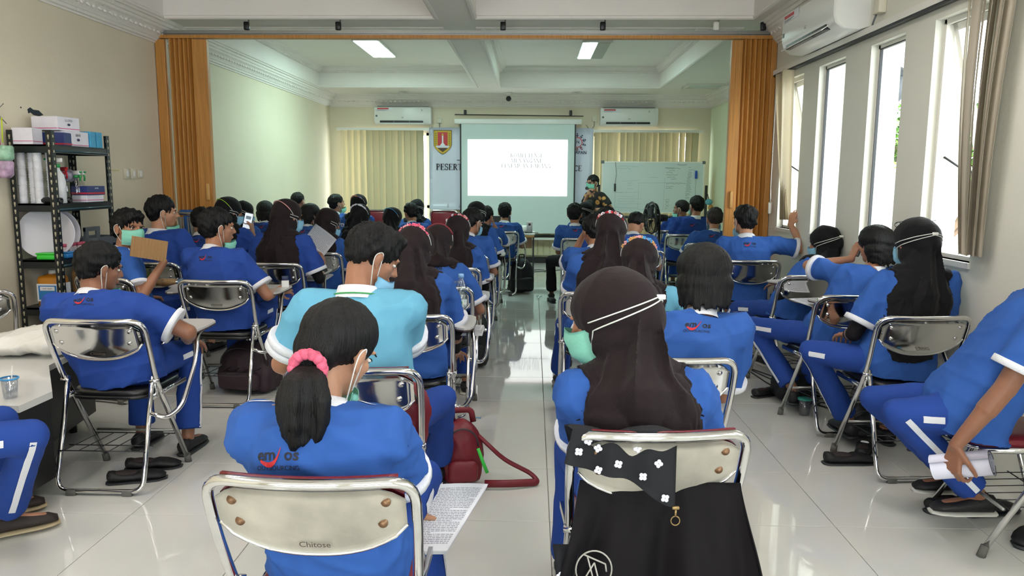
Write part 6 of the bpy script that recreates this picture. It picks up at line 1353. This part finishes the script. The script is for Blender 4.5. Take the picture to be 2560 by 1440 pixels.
# water bottle
p = P3(1153, 790, 4.15); t = thing('water_bottle', 'clear water bottle with light blue cap on the aisle tablet', 'bottle', (p[0], p[1], .695)); Mp = glass_mat('pet_plastic', (.82, .88, .9), .16)
MB().lathe([(.028, 0), (.032, .01), (.032, .06), (.029, .066), (.032, .072), (.032, .11), (.028, .118), (.032, .125), (.031, .15), (.02, .185), (.0125, .2), (.0125, .21)], n=20).build('bottle', Mp, t); MB().cyl((0, 0, .205), (0, 0, .228), .0155).build('cap', mat('pale_blue_cap', '#86b4e4', .4), t); MB().cyl((0, 0, .045), (0, 0, .085), .0325).build('label', mat('bottle_label', '#d8e0dc', .4), t); MB().box((0, -.033, .072), (.02, .002, .014)).build('label_green', mat('label_green', '#6cbc3c', .4), t, False); MB().tube(fillet([(-.03, -.0, .10), (-.05, -.01, .16), (-.03, -.02, .19), (-.0, -.03, .18)], .03), .006).build('tube', Mp, t)
# rolled paper
e = PEOPLE['e8']; w3 = Vector(e['arms'][-1][2]) + e['hip']; ff = e['arms'][-1][3].normalized()
t = thing('rolled_paper', 'rolled white papers in the hanging hand at the right edge', 'paper roll', tuple(w3 + ff * .085 + Vector((.045, .015, 0)))); ax = Vector((.75, -.55, .32)).normalized(); x_, y_, _ = basis(ax)
rw = [[ax * s_ + (x_ * math.cos(q * .35) + y_ * math.sin(q * .35)) * (.026 + .0006 * q) for s_ in (-.10, 0, .10)] for q in range(44)]
MB().grid(rw, .0014).build('roll', mat('bluish_paper', '#dcdcec', .7), t)
MB().tube([ax * .101 + (x_ * math.cos(q * .2) + y_ * math.sin(q * .2)) * .047 for q in range(30)], .0012, 4).build('dark_print', M['dark'], t)
# shoes lying under chairs
def slip(x, y, rz, label, z=0, s=1.0, m_='shoe', bow=False):
    t = thing('shoe', label, 'shoe', (x, y, z), rz, 'shoes under the chairs')
    def sr(yy, w_, z0_, z1_, n=16, k=1): return [Vector((w_ * math.cos(2 * math.pi * i / n) * s, yy * s, (z0_ + (z1_ - z0_) * (.5 + .5 * math.sin(2 * math.pi * i / n))) * s)) for i in range(n)]
    MB().rings([sr(-.125, .014, .02, .05), sr(-.118, .028, .012, .062), sr(-.10, .034, .01, .062), sr(-.06, .036, .01, .050), sr(-.01, .038, .01, .047), sr(.03, .042, .01, .056), sr(.07, .045, .01, .050), sr(.105, .040, .01, .038), sr(.13, .022, .012, .028)]).build('upper', M[m_], t)
    MB().rings([sr(y_, w_, 0, .012) for y_, w_ in ((-.13, .02), (-.115, .034), (.05, .046), (.1, .043), (.137, .02))]).build('sole', M['dark'], t)
    MB().ell((0, -.04 * s, .046 * s), (.028 * s, .068 * s, .012 * s), Matrix.Rotation(R(-4), 4, 'X'), 14, 6).build('insole', mat('insole', '#2c2020', .8), t)
    if bow: MB().ell((.0, .03 * s, .055 * s), (.022 * s, .008, .008), None, 10, 6).build('bow', M['white'], t)
slip(-1.88, 3.42, R(-70), 'black slip-on shoe under the near left chair, the closer of two'); slip(-1.88, 3.58, R(-76), 'black slip-on shoe under the near left chair, the farther of two')
slip(1.64, 3.80, R(-84), 'black slip-on lying sideways by the chair below the near window', s=1.05); slip(1.78, 3.95, R(-30), 'black ballet shoe beneath the chair below the near window', bow=True)
slip(1.86, 3.27, R(-62), 'black pump with strap under the sideways chair, nearer the aisle', s=1.05, bow=True); slip(2.02, 3.22, R(-75), 'black pump under the sideways chair, nearer the wall', s=1.05); slip(2.05, 2.98, R(130), 'black canvas shoe tipped at the right picture edge', s=1.1)
slip(1.60, 5.05, R(-60), 'dark shoe under the chair of the woman leaning left'); slip(-.05, 4.1, 0, 'dark shoe under the table side of the aisle') if False else None
slip(.24, 9.0, R(10), 'black shoe by the aisle behind the man in black trousers')
# backpacks and bags
def pack(name, label, loc, rz, d, m_, strap=True, cat='backpack', strapcol=None, seed=1):
    t = thing(name, label, cat, loc, rz); w_, l_, h_ = d; b = MB().ell((0, 0, h_ * .48), (w_ * .52, l_ * .52, h_ * .5), None, 24, 14).rbox((0, 0, h_ * .28), (w_ * .96, l_ * .9, h_ * .52), .05); blob(b, 'shell', m_, t, .011, 3, .014, 1.3, seed)
    b = MB().rbox((0, -l_ * .5, h_ * .28), (w_ * .7, l_ * .3, h_ * .36), .03); blob(b, 'pocket', m_, t, .011, 3, .01, 1.3, seed + 1); MB().tube([(w_ * .34 * math.cos(q), -l_ * .40, h_ * .62 + h_ * .26 * math.sin(q)) for q in [math.pi * k / 12 for k in range(13)]], .004, 6).build('zipper', M['dark'], t)
    if strap: MB().tube(fillet([(-w_ * .3, l_ * .3, h_ * .9), (-w_ * .6, l_ * .5, h_ * .6), (-w_ * .55, l_ * .4, h_ * .1)], .06), .016, 8, ry=.004).build('strap', strapcol or m_, t); MB().tube(fillet([(-.03, 0, h_ * .94), (-.03, 0, h_ * 1.06), (.04, 0, h_ * 1.06), (.04, 0, h_ * .94)], .02), .007).build('handle', strapcol or m_, t)
    return t
Mbk = mat('black_nylon', '#0e1013', .6, bump=.4, bscale=20); Mbr = mat('brown_nylon', '#33222a', .65, bump=.4, bscale=20)
pk = pack('backpack', 'black backpack standing on the floor beside the last aisle chair', (-.14, 9.75, 0), R(20), (.34, .24, .47), Mbk); MB().tube([(-.17, -.08, .36), (-.19, -.1, .18)], .006).build('white_edge', M['strap'], pk)
pack('backpack', 'brown backpack leaning under the chair of the man with the white box', (-1.92, 5.02, 0), R(-10), (.42, .28, .36), Mbr, seed=4)
pack('black_bag', 'black cloth bag hanging low in the aisle column under the booklet sheet', (-.42, 5.75, .0), 0, (.2, .2, .46), Mbk, False, 'bag', seed=6)
pack('black_bag', 'black bag on the floor under the chair of the phone woman', (1.75, 4.98, 0), 0, (.3, .24, .22), Mbk, False, 'bag', seed=8)
pack('black_bag', 'dark bag under the chair below the near window', (1.9, 4.25, 0), 0, (.3, .24, .2), Mbk, False, 'bag', seed=9)
pk = pack('red_backpack', 'crimson backpack with green key tag standing in the aisle', (-.33, 3.46, 0), R(12), (.22, .18, .33), M['bagred'], False, seed=11)
MB().tube(fillet([(.08, -.02, .24), (.20, -.04, .12), (.33, -.06, .05), (.36, -.10, .02), (.22, -.12, .03), (.1, -.1, .03)], .05, 6), .018, 8, ry=.010).build('strap', M['bagred'], pk); MB().tube([(.07, -.09, .20), (.09, -.11, .14), (.11, -.12, .09)], .008, 8, ry=.004).build('green_tag', mat('green_tag', '#2fb83c', .5), pk); MB().tube(fillet([(-.04, 0, .31), (-.04, 0, .36), (.05, 0, .36), (.06, 0, .30)], .02), .014, 8, ry=.005).build('handle', M['bagred'], pk)
MB().rbox((-.08, -.09, .24), (.03, .008, .012), .002).rbox((-.08, -.095, .21), (.03, .008, .012), .002).build('buckle', M['chrome'], pk)
pk = pack('red_backpack', 'crimson backpack on the seat behind the man in light blue', (-.50, 2.60, .47), R(4), (.30, .10, .30), M['bagred'], False, seed=12)
t = thing('green_towel', 'lime green cloth at the left hip of the man in light blue', 'cloth', (-.82, 2.62, .50)); blob(MB().ell((0, 0, .14), (.07, .05, .17)).ell((.03, .02, .05), (.08, .06, .08)), 'cloth', mat('lime_cloth', '#7fa040', .85), t, .01, 3, .012, 1.2, 4)
# black scarf with white motifs and black jacket on the nearest right chair
cx_, cy_ = .33, 1.86
t = thing('jacket', 'black jacket with round stitched monogram hanging behind the nearest right chair', 'jacket', (0, 0, 0)); hdv = R(4)
def cloth_fall(x0_, x1_, z0_, z1_, yb_, amp, n=44, m=24, flare=0, th_=.004, seed=0):
    rows = []
    for i in range(n + 1):
        row = []
        for j in range(m + 1):
            s_, t_2 = i / n, j / m; x = x0_ + (x1_ - x0_) * s_ + (s_ - .5) * flare * t_2; z = z0_ + (z1_ - z0_) * t_2
            x += .02 * t_2 * math.sin(t_2 * 7 + s_ * 5 + seed); y = yb_ - amp * (t_2 ** .7) * (math.sin(s_ * 17 + seed + 1.6 * math.sin(t_2 * 3)) * .6 + math.sin(s_ * 31 + 2 * t_2) * .3 + .5 * math.sin(s_ * 6 + 5 * t_2) + .7) - .012 * math.sin(t_2 * 9 + s_ * 8 + seed) * t_2
            row.append((x, y, z))
        rows.append(row)
    return rows
P0 = (cx_, cy_)
rows = cloth_fall(cx_ - .200, cx_ + .215, .66, .03, cy_ + .035, .075, n=70, m=40, flare=.26, seed=1); MB().grid(rows, .005).build('body', M['blackcloth'], t)
b = MB(); fr = MB()
mx, mz, my = cx_ - .165, .45, cy_ - .035
def ringpt(q, r_=.048): return (mx + r_ * .95 * math.cos(q), my - .008 * math.sin(q * 1), mz + r_ * 1.15 * math.sin(q))
mono = MB().tube([ringpt(math.pi * 2 * k / 30) for k in range(30)], .0022, 5, True)
for p_, q_ in (((-.030, -.03), (.0, .025)), ((.0, .025), (.018, -.045)), ((-.022, -.028), (.008, -.034)), ((-.018, .043), (.004, -.042)), ((-.026, .046), (.028, .022)), ((.028, .022), (.031, .002)), ((-.036, -.028), (-.024, -.034))): mono.tube([(mx + p_[0], my - .012, mz + p_[1]), (mx + q_[0], my - .012, mz + q_[1])], .0022, 5)
mono.build('stitched_monogram', mat('silver_thread', '#a8a49c', .5), t)
t = thing('black_scarf', 'black scarf with small white motifs thrown over the nearest right backrest', 'scarf', (0, 0, 0))
# over the top rail: front side, over, back side with slanted lower edge
rows = []
for i in range(31):
    s_ = i / 30; x = cx_ - .225 + .26 * s_; row = []
    lo = .075 + .11 * s_ ** 1.3
    for j in range(19):
        u_ = j / 18
        if u_ < .35: a_ = u_ / .35; y = cy_ + .055 - .05 * a_; z = .74 + .075 * a_
        elif u_ < .5: a_ = (u_ - .35) / .15; y = cy_ + .005 - .03 * a_; z = .815 + .004 * math.sin(a_ * 3.14) - .006 * a_
        else: a_ = (u_ - .5) / .5; y = cy_ - .025 - .012 * math.sin(s_ * 14 + 2) * a_ - .01 * a_; z = .809 - lo * a_
        row.append((x - .02 * a_ * (1 - s_), y - .004 * math.sin(s_ * 20), z + .008 * math.sin(s_ * 9 + u_ * 3)))
    rows.append(row)
sc_ = MB().grid(rows, -.004).build('cloth', mat('scarf_black_cloth', '#0c0e14', .85), t)
rows2 = cloth_fall(cx_ - .27, cx_ - .20, .50, .05, cy_ + .0, .03, 12, 18, -.14, seed=3); MB().grid(rows2, .004).build('hanging_end', mat('scarf_black_cloth', '#0c0e14', .85), t)
mot = MB(); rr = random.Random(8)
for i, j in ((3, 14), (8, 12), (9, 17), (14, 15), (19, 12), (21, 16), (25, 13), (27, 17), (5, 11), (16, 10)):
    c = Vector(rows[i][j]) + Vector((0, -.005, 0)); a_ = rr.uniform(0, 3)
    for k in range(4): mot.ell(c + Vector((.006 * math.cos(a_ + k * 1.57), -.001, .006 * math.sin(a_ + k * 1.57))), (.0055, .0018, .0055), None, 8, 5)
for i, j in ((3, 3), (8, 6), (4, 9), (9, 12), (5, 15)):
    c = Vector(rows2[i][j]) + Vector((0, -.006, 0))
    for k in range(4): mot.ell(c + Vector((.006 * math.cos(k * 1.57), -.001, .006 * math.sin(k * 1.57))), (.0055, .0018, .0055), None, 8, 5)
mot.build('white_motif', M['whitef'], t, kind='stuff')
t = thing('zip_ring', 'brass zip pull ring hanging at the scarf corner', 'ring', (cx_ + .035, cy_ - .045, .62)); MB().tube([(.011 * math.cos(q), 0, .012 * math.sin(q) - .03) for q in [math.pi * 2 * k / 20 for k in range(20)]], .0016, 5, True).build('ring', mat('brass', '#9c8458', .35, .8), t); MB().cyl((0, 0, -.018), (0, 0, .0), .003).rbox((0, 0, .004), (.018, .008, .008), .002).build('slider', mat('brass', '#9c8458', .35, .8), t)
# scraps on the floor
t = thing('straw_wrapper', 'tiny blue wrapper on the aisle floor', 'litter', (*at(1193, 1037, 4.45).xy, .004)); MB().tube([(-.02, 0, 0), (0, .01, .003), (.02, .0, .0), (.02, .02, .002)], .0025, 5).build('wrapper', M['bluef'], t)
t = thing('cup_film', 'crumpled clear film on the far aisle floor', 'litter', (*at(1348, 744, 9.3).xy, .0)); MB().ell((0, 0, .02), (.04, .04, .02), None, 12, 6).build('film', glass_mat('film', (.9, .93, .95), .2), t)
t = thing('leaf_scrap', 'dry brown scrap on the floor by the right chairs', 'litter', (*at(2100, 1035, 4.5).xy, .0)); MB().ell((0, 0, .003), (.02, .01, .003), None, 8, 5).build('scrap', mat('dry_leaf', '#5a4a30', .8), t)
p = at(2100, 955, 4.9); t = thing('plastic_cup', 'clear cup with teal lid under the chairs by the right wall', 'cup', (1.70, 4.62, 0)); MB().lathe([(.03, 0), (.04, .10), (.038, .10), (.028, .003)], n=18).build('cup', glass_mat('cup_plastic', (.85, .87, .9), .15), t); MB().cyl((0, 0, .10), (0, 0, .108), .043).build('lid', mat('teal_lid', '#3c9c8c', .4), t)
t = thing('plastic_cup', 'clear cup with blue lid under the sideways chair', 'cup', (1.98, 3.35, 0)); MB().lathe([(.03, 0), (.04, .10), (.038, .10), (.028, .003)], n=18).build('cup', glass_mat('cup_plastic', (.85, .87, .9), .15), t); MB().cyl((0, 0, .10), (0, 0, .108), .043).build('lid', M['bluef'], t)
t = thing('floor_cable', 'black cables on the floor beneath the chairs by the right wall', 'cable')
for k in range(3): MB().tube(fillet([(1.95 + .05 * k, 4.7 + .1 * k, .006), (1.8, 4.9 + .1 * k, .006), (1.9 - .1 * k, 5.3, .006), (1.65, 5.9, .006)], .15), .005, 5).build('cable', M['black'], t)
# ================================================================ outside the windows
t = thing('lantern', 'grey glass wall lantern on a bracket outside the third window', 'lantern', tuple(at(2240, 208, 6.05))); Mln = mat('weathered_metal', '#26282c', .6)
MB().lathe([(.005, .17), (.02, .15), (.03, .12), (.085, .09), (.10, .05), (.095, .04)], n=8).build('cap', Mln, t); MB().lathe([(.095, .04), (.085, -.02), (.10, -.05), (.05, -.12), (.01, -.16)], n=8).build('glass_body', mat('frosted_glass', '#4c5056', .4), t); MB().tube([(.0, 0, -.13), (-.1, -.0, -.13), (.0, 0, -.15)], .008).build('bottom_arm', Mln, t); MB().tube(fillet([(0, 0, .06), (-.2, -.2, .06), (2.44 - at(2240, 208, 6.05).x, -.45, 0)], .1), .014).build('bracket', Mln, t)
rt_ = random.Random(11); tr_ = thing('tree', 'leafy green tree seen through the third window', 'tree', (6.1, 12.9, -2.1)); Mbark = mat('bark', '#6c5a48', .9)
tk = MB(); tips = []
def grow(p, d, r_, L, dep):
    q = p + d * L; tk.tube([p, p.lerp(q, .5) + Vector((rt_.uniform(-.05, .05), 0, 0)), q], [r_, r_ * .85, r_ * .7], 7)
    if dep == 0: tips.append(q); return
    for k in range(3): grow(q, (d + Vector((rt_.uniform(-.8, .8), rt_.uniform(-.8, .8), rt_.uniform(-.1, .6)))).normalized(), r_ * .65, L * .72, dep - 1)
grow(Vector((0, 0, 0)), Vector((0, 0, 1)), .12, 1.6, 4); tk.build('trunk', Mbark, tr_)
lf = MB(); ml = [mat('leaf_green', '#5c8c34', .6), mat('leaf_light', '#8cb850', .6), mat('leaf_dark', '#3c6428', .6)]
for q in tips:
    for k in range(85):
        c = q + Vector((rt_.gauss(0, .3), rt_.gauss(0, .3), rt_.gauss(0, .24))); a_ = rt_.uniform(0, 6.3); e_ = rt_.uniform(-.9, .4); d = Vector((math.cos(a_) * math.cos(e_), math.sin(a_) * math.cos(e_), math.sin(e_))); s_ = basis(d)[0]; L = rt_.uniform(.08, .16); w_ = L * .24
        lf.mat(rt_.randrange(3)); lf._add([c, c + d * L * .5 + s_ * w_, c + d * L, c + d * L * .5 - s_ * w_], [(0, 1, 2, 3)])
lf.build('foliage', ml, tr_, False, kind='stuff')
t = thing('building', 'pale neighbouring building with teal signboard seen through the second window', 'building', (4.9, 11.9, -3)); MB().bb(-.3, 1.2, .3, 2.3, 0, 4.75).build('wall', mat('outside_wall', '#e8e4dc', .8), t, False); MB().bb(-.28, .25, .22, .29, 4.15, 5.05).build('signboard', mat('teal_board', '#2c6c78', .6), t, False); MB().bb(-.2, .1, .2, .28, 3.7, 4.0).build('vent_box', M['dark'], t, False)
flat('sign_letters', text2d('PI', .12, .01), (-.12, .215, 4.62), (1, 0, 0), (0, 0, 1), M['ink'], t)
MB().bb(-6, 14, -8, 14, -.4, 0).build('ground', mat('outside_ground', '#8a8678', .9), None, False, (4.9 + 6, 6, -3.0))
bpy.data.objects['ground']['kind'] = 'structure'
bpy.context.view_layer.update(); bake()
